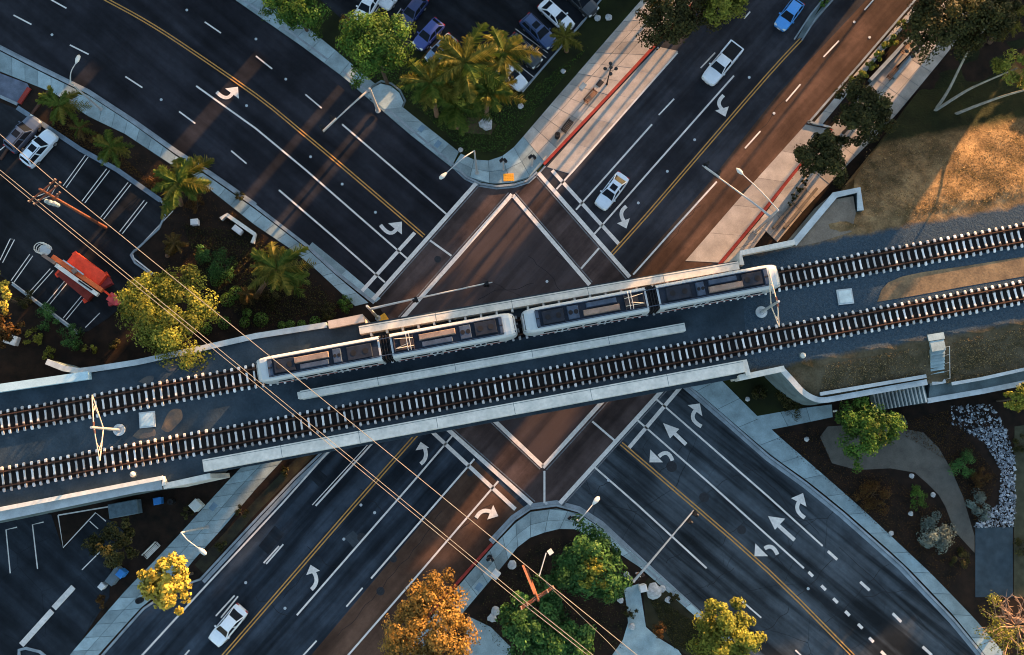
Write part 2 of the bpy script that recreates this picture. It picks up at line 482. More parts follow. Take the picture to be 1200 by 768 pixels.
for x, y in ((950, 673), (965, 689), (979, 704), (993, 719), (1008, 734), (1021, 750), (1035, 766)):
    line([(x - 2.6, y - 2.6), (x + 2.6, y + 2.6)], 0.32, name='lane_dot')
for pts in ([(421, 345), (486, 273)], [(647, 200), (725, 286)], [(503, 503), (604, 597)], [(737, 525), (800, 451)]):
    line(pts, 0.42, name='stop_bar')
for pts in ([(433, 356), (559, 214)], [(471, 374), (600, 228)], [(601, 229), (691, 334)], [(631, 203), (738, 325)], [(520, 499), (623, 591)], [(575, 489), (636, 547)],
            [(656, 590), (781, 452)], [(636, 548), (712, 464)]):
    line(pts, 0.46, name='crosswalk_line', z=ZM + 0.004)
for pts in ([(437, 358), (563, 216)], [(467, 372), (596, 226)], [(604, 226), (694, 331)], [(627, 205), (734, 327)], [(523, 496), (627, 588)], [(572, 492), (633, 550)], [(659, 593), (784, 455)], [(640, 551), (716, 467)]):
    line(pts, 0.13, M_OLD, name='old_crosswalk_line', z=ZM - 0.012)
for pts in ([(504, 282), (529, 300)], [(702, 291), (681, 315)], [(638, 552), (638, 590)], [(694, 494), (722, 518)]):
    line(pts, 0.22, name='crosswalk_divider', z=ZM + 0.002)
def arrow(tail, ctl, end, tip, b1, b2, w=0.42):
    m = MB()
    if ctl is None:
        m.ribbon(PX([tail, end]), w, ZM + 0.003, flat=True)
    else:
        t, c, e = P(*tail), P(*ctl), P(*end)
        m.ribbon([t * (1 - s) ** 2 + c * 2 * s * (1 - s) + e * s * s for s in [k / 8 for k in range(9)]], w, ZM + 0.003, flat=True)
    q = PX([tip, b1, b2])
    m.sheet(q, ZM + 0.005)
    m.build('turn_arrow', M_WHITE, road)
arrow((254, 108), (266, 121), (273, 109), (279, 102), (264, 104), (280, 116))
arrow((446, 264), (458, 281), (466, 267), (471, 260), (455, 262), (471, 275))
arrow((848, 112), (838, 121), (846, 128), (850, 137), (838, 130), (854, 125))
arrow((734, 242), (724, 249), (731, 259), (734, 268), (723, 262), (738, 256))
arrow((493, 544), (503, 536), (497, 524), (493, 518), (487, 528), (503, 525))
arrow((365, 691), (375, 682), (368, 671), (364, 662), (359, 674), (375, 669))
arrow((558, 607), (565, 594), (577, 601), (584, 605), (571, 609), (578, 592))
arrow((822, 500), (805, 491), (816, 480), (820, 473), (806, 475), (823, 488))
arrow((804, 521), None, (786, 504), (777, 496), (785, 514), (796, 503))
arrow((788, 540), (783, 525), (772, 535), (761, 542), (762, 527), (777, 542))
arrow((943, 607), (929, 598), (937, 587), (941, 578), (927, 584), (945, 594))
arrow((931, 633), None, (911, 615), (900, 605), (908, 621), (920, 608))
arrow((911, 650), (905, 636), (896, 643), (884, 652), (885, 637), (900, 652))
def disc(x, y, r, name, mat, z=0.034, par=None):
    m = MB(); m.cyl(P(x, y, z - 0.03), r, 0.034, 18); m.build(name, mat, par or road)
M_MAN = pm('manhole_iron', (0.022, 0.023, 0.026), 0.6, 0.3, 6.0, 0.4)
for x, y in ((219, 12), (61, 41), (189, 117), (364, 184), (289, 124), (440, 249), (401, 216), (335, 93), (748, 238), (878, 91), (814, 164), (1001, 26), (1019, 44), (907, 133), (782, 201),
             (641, 330), (423, 592), (403, 632), (439, 601), (334, 713), (288, 683), (947, 690), (713, 563), (640, 590), (300, 46)):
    disc(x, y, 0.16, 'survey_cap', M_STEEL)
for x, y, r in ((787, 547, 0.6), (825, 583, 0.55), (869, 621, 0.5), (513, 304, 0.4), (446, 693, 0.45), (424, 630, 0.5), (551, 555, 0.35), (461, 655, 0.4)):
    disc(x, y, r, 'manhole_cover', M_MAN, 0.012)
for px in ([(404, 630), (414, 622), (424, 632), (414, 642)], [(491, 686), (502, 673), (508, 678), (497, 691)], [(303, 640), (322, 616), (334, 626), (314, 650)],
           [(363, 560), (372, 549), (384, 559), (374, 571)], [(735, 548), (744, 542), (755, 590), (746, 596)], [(868, 226), (880, 216), (890, 226), (876, 238)]):
    m = MB(); m.sheet(PX(px), 0.012); m.build('tar_patch', M_ASPH_SE if px[0][0] > 600 or px[0][0] == 404 else M_LOTS, road)

# tar-sealed cracks wandering over the older carriageways
M_SEAL = pm('crack_tar', (0.010, 0.010, 0.011), 0.6, 0.2, 3.0, 0.0)
random.seed(33)
def crack(a, b, k=9, w=0.05, amp=0.35):
    A, B = P(*a), P(*b); d = B - A; n = Vector((-d.y, d.x, 0)).normalized(); pts = []; o = 0
    for i in range(k + 1):
        o = o * .6 + random.uniform(-amp, amp) * .7
        pts.append(A.lerp(B, i / k) + n * o)
    m = MB(); m.ribbon(smooth_line(pts, 2), w, 0.016, flat=True); m.build('crack_seal', M_SEAL, road)
for a, b in (((770, 560), (800, 525)), ((812, 600), (850, 560)), ((858, 560), (905, 548)), ((842, 640), (880, 600)), ((900, 660), (955, 606)), ((930, 700), (975, 655)), ((960, 740), (1040, 660)), ((1010, 700), (1072, 690)), ((720, 560), (690, 580)), ((780, 660), (815, 630)),
             ((830, 690), (862, 668)), ((890, 745), (925, 712)), ((820, 560), (900, 640)), ((900, 640), (985, 725)), ((870, 545), (960, 625)), ((985, 640), (1085, 735)), ((735, 590), (800, 655)), ((450, 560), (395, 625)), ((395, 625), (330, 700)), ((520, 600), (455, 680)), ((455, 680), (395, 745)),
             ((420, 575), (455, 600)), ((360, 640), (395, 668)), ((300, 700), (335, 725)), ((540, 620), (575, 590)), ((620, 300), (660, 345)), ((560, 350), (625, 330)), ((650, 300), (690, 325)), ((820, 240), (780, 290)), ((930, 110), (880, 165))):
    crack(a, b)
# ------------------------------------------------------------------ city blocks: raised ground, kerbs, pavements
ZB, ZS = 0.11, 0.16
def block(name, px, mat):
    m = MB(); m.prism(PX(px), -0.05, ZB); return struct(m, name, mat)
K1 = [(-300, -130), (-60, 20), (0, 55), (47, 79), (104, 107), (156, 141), (208, 178), (247, 203), (300, 240), (361, 287), (395, 318), (440, 354), (452, 372)]
K2 = [(150, -105), (275, -4), (300, 12), (352, 48), (399, 83), (433, 112), (482, 154), (529, 193), (546, 209), (563, 217), (582, 220), (603, 218), (619, 213), (630, 203), (638, 194), (706, 122), (765, 58), (840, -24), (1000, -200)]
K3 = [(1300, -260), (1110, -45), (1063, 9), (1000, 82), (946, 144), (973, 151), (930, 201), (886, 256), (843, 308), (826, 330)]
K4 = [(392, 518), (345, 563), (300, 611), (236, 680), (206, 690), (170, 714), (151, 735), (122, 768), (60, 838)]
K5 = [(1000, 890), (900, 793), (816, 718), (748, 656), (704, 615), (678, 598), (652, 591), (621, 595), (602, 608), (576, 636), (521, 698), (430, 800), (360, 880)]
K6 = [(783, 436), (800, 449), (850, 492), (900, 536), (944, 568), (986, 602), (1056, 664), (1116, 727), (1150, 768), (1230, 855)]
block('planting_bed', K1 + [(440, 400), (300, 470), (-400, 540), (-400, -130)], M_SOIL)
block('lawn', K2 + [(1000, -420), (150, -420)], M_LAWN)
block('terrace_ground', K3 + [(880, 380), (1500, 330), (1500, -260)], M_SOIL)
block('lot_ground', K4 + [(-350, 900), (-350, 580), (230, 500)], M_SOIL)
block('corner_ground', K5, M_SOIL)
block('garden_ground', K6 + [(1500, 855), (1500, 380), (850, 380)], M_SOIL)
def kerb(pts, mat=None, side=0.12, w=0.24, h=0.17):
    m = MB(); m.ribbon(PX(pts), w, -0.02, h, side=side)
    return struct(m, 'kerb', mat or M_KERB)
kerb(K1[:-1], side=-0.18, w=0.36); kerb(K2[:14], side=0.12); kerb(K2[14:-1], M_RED, 0.12, 0.34); kerb(K3[:5], side=0.12); kerb(K3[4:6], side=0.12); kerb(K3[5:], M_RED, 0.14, 0.36)
kerb(K4, side=-0.12); kerb(K5[:8], side=0.12); kerb(K5[7:10], side=0.12); kerb(K5[9:], M_RED, 0.12, 0.3); kerb(K6, side=0.12)
# gutters: a concrete lip on the carriageway side
def gutter(pts, side, w=0.42):
    m = MB(); m.ribbon(PX(pts), w, -0.02, 0.018, side=side); struct(m, 'gutter', M_KERB)
gutter(K1[:9], 0.10, .2); gutter(K2[:15], -0.12, .22); gutter(K5[1:10], -0.22); gutter(K6, -0.22); gutter(K4[:4], 0.30)

def pavement(A, B, step, across, name='pavement', mat=None, z=ZS):
    """kerb-side edge A, inner edge B (photo positions)"""
    a, b = PX(A, z), PX(B, z)
    m = MB(); m.prism(a + b[::-1], 0.02, z - 0.035)
    r = struct(m, name, M_CONCD)
    panels('paving_slab', a, b, z - 0.034, z, step, across, mat or M_SLAB, r)
    return r
pavement([(-60, 26), (0, 60), (47, 84), (104, 112), (156, 146), (208, 184), (247, 209), (300, 246), (361, 293), (395, 324), (432, 355)],
         [(-60, 55), (0, 84), (30, 96), (65, 110), (104, 137), (146, 157), (208, 198), (224, 205), (300, 265), (339, 291), (368, 314), (416, 359)], 1.75, 1)
pavement([(270, -4), (300, 17), (352, 53), (399, 88), (433, 117)], [(290, -15), (320, 2), (360, 32), (397, 62), (443, 101)], 2.4, 1)
pavement([(433, 117), (482, 159), (529, 196)], [(470, 124), (500, 148), (538, 178)], 1.7, 1)
pavement([(529, 197), (546, 206), (563, 213), (582, 216), (603, 214), (619, 209), (630, 199), (638, 190)],
         [(540, 180), (548, 184), (555, 187), (569, 189), (585, 185), (598, 177), (606, 168), (613, 160)], 1.9, 2)
pavement([(638, 190), (706, 118), (765, 54), (840, -28)], [(613, 160), (655, 111), (699, 60), (760, -10)], 1.9, 3, mat=M_PAD)
pavement([(934, 204), (890, 258), (846, 310)], [(960, 196), (905, 262), (876, 300)], 2.2, 1, mat=M_PAD)
pavement([(1070, 8), (1006, 82), (952, 146)], [(1078, 10), (1012, 88), (962, 148)], 2.2, 1, mat=M_PAD)
pavement([(380, 524), (300, 605), (236, 668), (206, 684), (172, 705), (151, 728), (122, 760), (76, 812)][::-1][:5] + [(224, 660), (262, 618), (300, 573), (340, 530)],
         [(46, 812), (81, 768), (146, 693), (180, 658), (213, 623), (240, 593), (263, 568), (290, 540)], 1.9, 2)
pavement([(704, 619), (678, 602), (652, 596), (622, 600), (605, 612), (578, 640), (524, 702), (440, 800)], [(690, 628), (668, 618), (645, 622), (622, 630), (606, 642), (592, 660), (548, 712), (475, 800)], 1.9, 2)
pavement([(880, 770), (820, 717), (752, 656), (704, 619)], [(876, 775), (814, 722), (745, 661), (690, 628)], 2.2, 1)
pavement([(790, 441), (806, 450), (904, 534), (948, 565), (990, 599), (1060, 661), (1120, 724), (1160, 775)], [(815, 430), (840, 440), (900, 500), (976, 566), (1010, 596), (1043, 627), (1093, 674), (1145, 728), (1185, 775)], 3.0, 1)
pavement([(885, 488), (935, 479), (975, 474)], [(897, 505), (938, 497), (976, 489)], 2.6, 1)
# little bulb of pavement round the signal pole
m = MB(); bulb = PX([(431, 112), (436, 104), (446, 98), (458, 101), (468, 109), (473, 120), (470, 126), (450, 128)], ZS)
m.prism(bulb, 0.02, ZS + 0.012); struct(m, 'pavement', M_SLAB)
m = MB(); m.ribbon(PX([(432, 110), (437, 102), (447, 96), (459, 99), (469, 107), (475, 119), (472, 126)]), 0.22, 0.02, 0.27); struct(m, 'kerb', M_CONCD)
# tactile ramp pads
M_TACT = pm('tactile_yellow', (0.62, 0.28, 0.03), 0.7, 0.15, 3, 0.5)
def tactile(x, y, a, z=ZS + 0.02, w=1.2, d=0.9):
    m = MB(); c = P(x, y, z)
    m.box(c, (w, d, 0.05), a)
    R = Matrix.Rotation(a, 3, 'Z')
    for i in range(6):
        for j in range(4):
            m.cyl(c + R @ Vector(((i - 2.5) * w / 6.4, (j - 1.5) * d / 4.6, 0.02)), 0.04, 0.02, 6)
    o = m.build('tactile_pad', M_TACT); o['kind'] = 'structure'
tactile(596, 208, 0.05); tactile(448, 374, 0.6)

# ------------------------------------------------------------------ car parks
def lot(name, px, mat, z=0.135):
    m = MB(); m.prism(PX(px, z), 0.05, z); return struct(m, name, mat)
lot_w = lot('parking_lot', [(-300, 100), (-20, 112), (20, 128), (52, 148), (94, 176), (137, 200), (188, 236), (196, 246), (186, 268), (158, 296), (178, 322), (150, 352), (128, 372), (104, 388), (92, 391), (14, 332), (-20, 310), (-300, 330)], M_LOT)
lot_n = lot('parking_lot', [(400, 22), (440, 50), (500, 62), (560, 64), (600, 100), (612, 106), (680, 30), (740, -40), (740, -420), (330, -420), (330, -40)], M_LOT)
lot_s = lot('parking_lot', [(-300, 590), (60, 603), (74, 645), (112, 603), (133, 612), (150, 628), (130, 660), (128, 700), (84, 768), (40, 830), (-300, 830)], M_LOTS)
drv = lot('driveway', [(-300, 60), (0, 86), (32, 98), (35, 104), (22, 122), (0, 112), (-300, 88)], pm('driveway_blocks', (0.09, 0.105, 0.14), 0.85, 0.3, 1.0, 0.3))
def bay(lotobj, pts, w=0.1, z=0.142, name='bay_line'):
    m = MB(); m.ribbon(PX(pts, z), w, z, flat=True); m.build(name, M_WHITE, lotobj)
for a, b in (((100, 182), (74, 218)), ((125, 198), (96, 236)), ((150, 214), (118, 255)), ((169, 235), (140, 272)), ((35, 298), (13, 329)), ((59, 315), (34, 343)), ((77, 328), (53, 357)), ((98, 344), (74, 373))):
    bay(lot_w, [a, b]); bay(lot_w, [(a[0] + 3.4, a[1] + 2.0), (b[0] + 3.4, b[1] + 2.0)])
bay(lot_w, [(203, 247), (169, 283)]); bay(lot_w, [(117, 367), (100, 384)]); bay(lot_w, [(14, 331), (92, 389)], 0.16)
bay(lot_w, [(0, 305), (12, 280), (17, 281), (3, 308)], 0.1); bay(lot_w, [(0, 176), (10, 168), (11, 158)], 0.12)
bay(lot_w, [(180, 321), (157, 303), (155, 297), (158, 294)], 0.14)
for a, b in (((605, 40), (640, 68)), ((642, 62), (604, 34)), ((626, 91), (590, 62)), ((672, 40), (636, 8)), ((420, 8), (405, 28)), ((452, -5), (440, 14)), ((470, 10), (455, 32))):
    bay(lot_n, [a, b])
bay(lot_n, [(684, 24), (612, 108)], 0.2, 0.16)
for pts, w in (([(20, 618), (7, 621), (12, 672)], 0.13), ([(51, 612), (38, 615), (44, 667)], 0.13), ([(68, 604), (74, 642), (112, 601), (124, 611)], 0.14), ([(133, 593), (68, 604)], 0.14), ([(105, 611), (115, 620)], 0.1), ([(96, 668), (117, 647)], 0.12)):
    bay(lot_s, pts, w)
def hump(px0, px1):
    m = MB(); m.ribbon(PX([px0, px1], 0.2), 0.62, 0.1, 0.235); m.build('speed_hump', M_WHITE, lot_s)
hump((25, 756), (61, 716)); hump((63, 713), (86, 688))
# edging of the car parks
def edging(px, w=0.3, z=0.26, mat=None, name='kerb'):
    m = MB(); m.ribbon(PX(px, z), w, 0.05, z); return struct(m, name, mat or M_KERB)
M_EDGE = pm('edging_blue_grey', (0.115, 0.15, 0.185), 0.85, 0.3, 0.8, 0.2)
edging([(20, 126), (52, 147), (94, 175), (137, 199), (188, 235)], 0.55, mat=M_EDGE)
edging([(188, 235), (196, 246), (186, 268), (158, 294)], 0.2)
edging([(14, 333), (92, 392)], 0.25); edging([(178, 322), (158, 308), (153, 299), (158, 293)], 0.22)
edging([(0, 187), (25, 150), (57, 106)], 0.3, 0.3, pm('brown_kerb', (0.07, 0.035, 0.025), 0.9))
edging([(22, 121), (34, 103)], 0.5, 0.3, M_RED); edging([(-40, 98), (0, 113), (20, 122)], 0.35, 0.24)
edging([(612, 107), (682, 27), (720, -20)], 0.2); edging([(22, 770), (22, 762), (30, 760), (46, 764), (60, 775)], 0.3)
edging([(940, 47), (956, 22), (985, -10)], 0.18, 0.17); edging([(931, 46), (950, 17), (972, -10)], 0.18, 0.17)
m = MB(); m.prism(PX([(934, 46), (940, 45), (986, -12), (970, -12), (950, 18)]), 0.0, 0.13); struct(m, 'traffic_island', M_CONCD)
m = MB(); m.prism(PX([(954, 20), (962, 10), (984, -14), (974, -14)]), 0.1, 0.19); struct(m, 'planting_bed', M_LAWN)
# worn earth on the lawn, verge along the south-west street
def patch(name, px, z0, z1, mat):
    m = MB(); m.prism(PX(px, z1), z0, z1); return struct(m, name, mat)
patch('bare_earth', [(530, 140), (560, 137), (582, 146), (575, 158), (545, 156)], ZB - 0.05, ZB + 0.004, pm('bare_earth', (0.10, 0.065, 0.04), 0.95, 0.35, 0.6, 0.5, c2=(0.035, 0.028, 0.014)))
patch('verge', [(372, 530), (300, 602), (238, 672), (228, 662), (300, 585), (352, 532)], ZB - 0.05, ZB + 0.03, pm('verge_ground', (0.030, 0.028, 0.016), 0.95, 0.5, 0.8, 0.6, c2=(0.014, 0.012, 0.010)))

# ================================================================== EMBANKMENTS, BRIDGE, TRACKS
ZD = 6.3
TA, TB = P(5, 494.7, 6.6), P(1194, 276, 6.6)       # upper track, on its axis
LA, LB = P(6.5, 561, 6.6), P(1198, 342.5, 6.6)     # lower track
TDIR = (TB - TA).normalized()
TNRM = Vector((-TDIR.y, TDIR.x, 0))
TANG = math.atan2(TDIR.y, TDIR.x)
def td(p): return (Vector((p[0], p[1], 0)) - Vector((TA.x, TA.y, 0))).dot(TNRM)
def lerp(a, b, t): return a + (b - a) * max(0.0, min(1.0, t))
def bank_z(p):
    d = td(p)
    if d >= 0: z = lerp(ZD, 0.1, (d - 5.0) / 15.0)
    else: z = lerp(ZD, 4.7, (-d - 9.2) / 4.2)
    w = math.sin(p[0] * 0.9 + p[1] * 0.4) * math.sin(p[1] * 0.7 - p[0] * 0.2)
    return z + (0.12 * w if d > 4 else (0.05 * w if d < -9 else 0))
def terrain(name, outline, spacing, mat, zf, skirt=-0.1):
    """ground inside an outline (x, y), heights from zf, closed down to skirt at its rim"""
    out = [Vector((p[0], p[1])) for p in outline]
    rim = []
    for a, b in zip(out, out[1:] + out[:1]):
        k = max(1, int((b - a).length / spacing))
        rim += [a.lerp(b, i / k) for i in range(k)]
    xs = [p.x for p in rim]; ys = [p.y for p in rim]
    def inside(x, y):
        c = False; n = len(rim)
        for i in range(n):
            a, b = rim[i], rim[i - 1]
            if (a.y > y) != (b.y > y) and x < (b.x - a.x) * (y - a.y) / (b.y - a.y) + a.x: c = not c
        return c
    pts = list(rim)
    x = min(xs)
    while x < max(xs):
        y = min(ys)
        while y < max(ys):
            qx, qy = x + random.uniform(-.2, .2) * spacing, y + random.uniform(-.2, .2) * spacing
            if inside(qx, qy): pts.append(Vector((qx, qy)))
            y += spacing
        x += spacing
    edges = [(i, (i + 1) % len(rim)) for i in range(len(rim))]
    v, e, f, *_ = delaunay_2d_cdt(pts, edges, [], 1, 1e-4)
    m = MB()
    m.add([(p.x, p.y, zf(p)) for p in v], [t if (v[t[1]] - v[t[0]]).cross(v[t[2]] - v[t[0]]) > 0 else t[::-1] for t in f])
    k = len(rim)
    m.add([(p.x, p.y, zf(p)) for p in rim] + [(p.x, p.y, skirt) for p in rim], [(i, k + i, k + (i + 1) % k, (i + 1) % k) for i in range(k)])
    return struct(m, name, mat, smooth=False)
# right-hand bank: tan slope, ballast, lower grass strip
bank_mat = bpy.data.materials.new('bank_surface')
nt, b = nodes(bank_mat)
tc = N(nt, 'ShaderNodeTexCoord').outputs['Object']
mp = N(nt, 'ShaderNodeMapping', vector_type='POINT')
mp.inputs['Rotation'].default_value = (0, 0, -TANG)
ofs = Matrix.Rotation(-TANG, 3, 'Z') @ Vector((TA.x, TA.y, 0))
mp.inputs['Location'].default_value = (-ofs.x, -ofs.y, 0)
nt.links.new(tc, mp.inputs['Vector'])
sep = N(nt, 'ShaderNodeSeparateXYZ'); nt.links.new(mp.outputs[0], sep.inputs[0])
jit = N(nt, 'ShaderNodeMath', operation='MULTIPLY_ADD'); nt.links.new(noise(nt, tc, 0.6, 6, 0.7), jit.inputs[0]); jit.inputs[1].default_value = 1.5; jit.inputs[2].default_value = -0.75
dj = N(nt, 'ShaderNodeMath', operation='ADD'); nt.links.new(sep.outputs[1], dj.inputs[0]); nt.links.new(jit.outputs[0], dj.inputs[1])
mr = N(nt, 'ShaderNodeMapRange'); mr.inputs[1].default_value = -20; mr.inputs[2].default_value = 20; nt.links.new(dj.outputs[0], mr.inputs[0])
fine = noise(nt, tc, 4.5, 5, 0.7)
clump = noise(nt, tc, 0.5, 6, 0.65)
dry = ramp(nt, clump, [(0.30, (0.045, 0.034, 0.014)), (0.48, (0.12, 0.076, 0.037)), (0.66, (0.22, 0.145, 0.072))])
low = ramp(nt, clump, [(0.30, (0.026, 0.024, 0.012)), (0.5, (0.060, 0.047, 0.028)), (0.7, (0.085, 0.070, 0.046))])
bal = ramp(nt, noise(nt, tc, 11, 3), [(0.3, (0.016, 0.032, 0.048)), (0.7, (0.038, 0.056, 0.073))])
up = ramp(nt, mr.outputs[0], [(0.5 + 3.0 / 40, 0.0), (0.5 + 3.5 / 40, 1.0)])
dn = ramp(nt, mr.outputs[0], [(0.5 - 9.3 / 40, 1.0), (0.5 - 8.8 / 40, 0.0)])
ivy = ramp(nt, clump, [(0.3, (0.006, 0.009, 0.004)), (0.7, (0.017, 0.022, 0.008))])
far = ramp(nt, mr.outputs[0], [(0.5 + 12.8 / 40, 0.0), (0.5 + 14.2 / 40, 1.0)])
col = mixc(nt, up, bal, dry); col = mixc(nt, far, col, ivy); col = mixc(nt, dn, col, low)
col = mixc(nt, 0.7, col, ramp(nt, fine, [(0.3, 0.6), (0.7, 1.4)]), 'MULTIPLY')
nt.links.new(col, b.inputs['Base Color']); b.inputs['Roughness'].default_value = 0.95; b.inputs['Specular IOR Level'].default_value = 0.1
bumpn(nt, b, fine, 0.8, 0.12)
R3 = [(868, 312, 6.3), (868, 299, 6.3), (930, 285, 6.3), (978, 230, 6.3), (1005, 224, 6.3), (1006, 205, 5.5), (1040, 160, 3.5), (1075, 110, 1.5), (1120, 60, .2), (1500, -10, .2), (1500, 380, 4.7), (1330, 405, 4.7),
      (1200, 432, 4.7), (1120, 449, 4.7), (1092, 449, 4.7), (985, 467, 4.8), (965, 470, 4.8), (953, 468, 5.0), (940, 460, 5.5), (928, 447, 6.1), (917, 434, 6.3), (877, 441, 6.3)]
terrain('embankment_east', [P(*q) for q in R3], 0.9, bank_mat, bank_z)
# left-hand bank is held by walls: flat ballast top
m = MB(); m.prism(PX([(-420, 536), (-80, 472), (0, 457), (104, 438), (160, 427), (300, 397), (384, 383), (416, 381), (238, 556), (190, 566), (0, 606), (-420, 690)], ZD), -0.05, ZD)
struct(m, 'embankment_west', M_BALLAST)
# dirt that has blown over the ballast
def spill(px, mat, z=ZD + 0.02):
    m = MB()
    c = sum(PX(px, z), Vector()) / len(px)
    ring = smooth_line(PX(px + px[:1], z), 3)[:-1]
    k = len(ring)
    m.add([(p.x, p.y, z - 0.06) for p in ring] + [(p.lerp(c, 0.35).x, p.lerp(c, 0.35).y, z + 0.02) for p in ring] + [(c.x, c.y, z + 0.04)],
          [(i, (i + 1) % k, k + (i + 1) % k, k + i) for i in range(k)] + [(k + i, k + (i + 1) % k, 2 * k) for i in range(k)])
    struct(m, 'dirt_spill', mat)
m = MB(); m.prism(PX([(1028, 354), (1033, 340), (1041, 331), (1058, 324), (1082, 319), (1130, 312), (1200, 301), (1500, 246), (1500, 268), (1200, 324), (1130, 336), (1070, 347)], ZD + .03), ZD - .1, ZD + .03)
struct(m, 'dirt_spill', pm('dry_dirt', (0.20, 0.135, 0.075), 0.95, 0.4, 0.5, 0.9, c2=(0.085, 0.06, 0.038), fine=4))
M_SPILL = pm('pale_dirt', (0.085, 0.072, 0.06), 0.95, 0.3, 0.6, 0.6, c2=(0.05, 0.055, 0.062), fine=6)
M_SPILL2 = pm('brown_dirt', (0.17, 0.10, 0.06), 0.95, 0.3, 0.8, 0.6, c2=(0.07, 0.06, 0.055), fine=5)
spill([(186, 505), (194, 485), (203, 477), (214, 478), (216, 490), (208, 500), (196, 510)], M_SPILL2)
spill([(152, 512), (165, 500), (182, 500), (184, 512), (165, 517)], M_SPILL); spill([(160, 448), (172, 440), (182, 441), (176, 452)], M_SPILL); spill([(190, 430), (200, 424), (210, 430), (200, 438)], M_SPILL)
# wing of bare tan soil inside the return wall
m = MB(); q = PX([(926, 291), (977, 234), (1000, 230), (1003, 250), (998, 272), (960, 284)], ZD + .015); m.prism(q, ZD - .2, ZD + .015)
struct(m, 'bare_soil', M_DIRT)

M_COPE = pm('coping_grey', (0.34, 0.37, 0.38), 0.85, 0.25, 0.7, 0.2)
def wall(px, label, zt=None, zb=-0.05, w=0.4, mat=None, cap=None, name='retaining_wall', cat='wall'):
    """free-standing wall; px points (X, Y, ztop); with joints every few metres as its own blocks"""
    pts = [P(*q) for q in px]
    base = Vector((pts[0].x, pts[0].y, 0))
    t = thing(name, base, label, cat)
    n = max(1, round(plen(pts) / 6.0))
    q = MB()
    q.ribbon(pts, w, zb, None)
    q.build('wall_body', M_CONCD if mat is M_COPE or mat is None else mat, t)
    c = MB(); top = [p + Vector((0, 0, 0.14)) for p in pts]
    k = len(top)
    # coping: slightly wider, sits on the body
    L = MB(); L.ribbon(pts, w + (cap or 0.1), None, None)
    vs = L.v[:2 * k]
    c.add([(x, y, z + 0.003) for x, y, z in vs] + [(x, y, z + 0.14) for x, y, z in vs], L.f)
    c.build('coping', MATS['bridge_concrete'] if mat is None else mat, t)
    return t
M_BLUEC = pm('barrier_blue_concrete', (0.30, 0.42, 0.47), 0.8, 0.15, 0.6, 0.1)
wall([(-150, 481, 7.0), (0, 455, 7.0), (104, 440, 7.0)], 'pale blue concrete barrier wall along the ballast opposite the lattice mast', zb=4.0, w=0.75, mat=M_BLUEC, name='barrier_wall')
wall([(55, 424, 6.3), (75, 432, 6.4), (93, 435, 6.45), (109, 433, 6.45), (160, 425, 6.45), (230, 410, 6.45), (300, 394, 6.45), (383, 381, 6.45)], 'long grey coping wall between the planting and the ballast', w=0.5, mat=M_COPE)
wall([(385, 381, 7.0), (426, 373, 7.0)], 'short parapet block with sunlit brown colour at the bridge end beside the clipped shrubs', w=0.75, mat=pm('sunlit_concrete', (0.36, 0.30, 0.26), 0.85, 0.2), name='parapet')  # brown of the low sun is put into this concrete
wall([(-200, 636, 7.0), (0, 597, 7.0), (191, 560, 7.0), (192.5, 569, 7.0)], 'thin white parapet along the ballast above the small service yard', w=0.32, zb=5.2, mat=M_CONC, name='parapet')
wall([(-200, 645, 6.35), (0, 605, 6.35), (160, 572, 6.35), (190, 568, 6.35)], 'wide grey ledge of the retaining wall over the service yard', w=0.85, mat=M_COPE)
wall([(192, 570, 6.7), (247, 558, 6.7)], 'short white parapet joining the ledge to the long bridge girder', w=0.5, mat=M_CONC, name='parapet')
wall([(869, 311, 7.3), (868, 297, 7.3), (931, 284, 7.3)], 'white angled parapet at the bridge corner beside the train nose', w=0.45, mat=M_CONC, name='parapet')
wall([(930, 286, 6.5), (978, 229, 6.5), (1006, 223, 6.5), (1008, 247, 6.3)], 'grey-green wing wall wrapping a patch of bare tan soil', w=0.6, mat=M_COPE)
wall([(872, 422, 7.2), (877, 440, 7.2)], 'short white return wall at the end of the long girder', w=0.4, mat=M_CONC, name='parapet')
wall([(866, 443, 6.9), (919, 432, 6.9)], 'white parapet leading to the curved retaining wall', w=0.5, zb=5.0, mat=M_CONC, name='parapet')
wall(list(zip(*[iter(sum([[p.x, p.y, p.z] for p in smooth_line([Vector(v) for v in ((916, 433, 6.4), (928, 446, 6.1), (940, 459, 5.5), (953, 467, 5.05), (966, 469, 4.9), (990, 465, 4.9), (1040, 456, 4.9), (1086, 448, 4.9))], 4)], []))] * 3)), 'curved grey retaining wall sweeping down from the parapet to the stairs', w=0.5, mat=M_COPE)
wall([(961, 462, 5.2), (1020, 452, 5.2), (1085, 441, 5.2)], 'thin inner upstand wall along the foot of the grass strip', w=0.28, mat=M_COPE)
wall([(1115, 450, 4.9), (1150, 444, 4.9), (1200, 433, 4.9), (1330, 406, 4.9)], 'low upstand wall below the dry bank right of the concrete stairs', w=0.25, mat=M_COPE)
wall([(1086, 470, 4.0), (1150, 459, 4.0), (1200, 449, 4.0), (1330, 424, 4.0)], 'grey garden retaining wall above the bed of white stones', w=0.45, mat=M_COPE)
m = MB(); m.prism(PX([(1088, 470), (1090, 449), (1330, 405), (1330, 425)], 4.0), 0, 4.0); struct(m, 'terrace_ledge', M_CONCD)

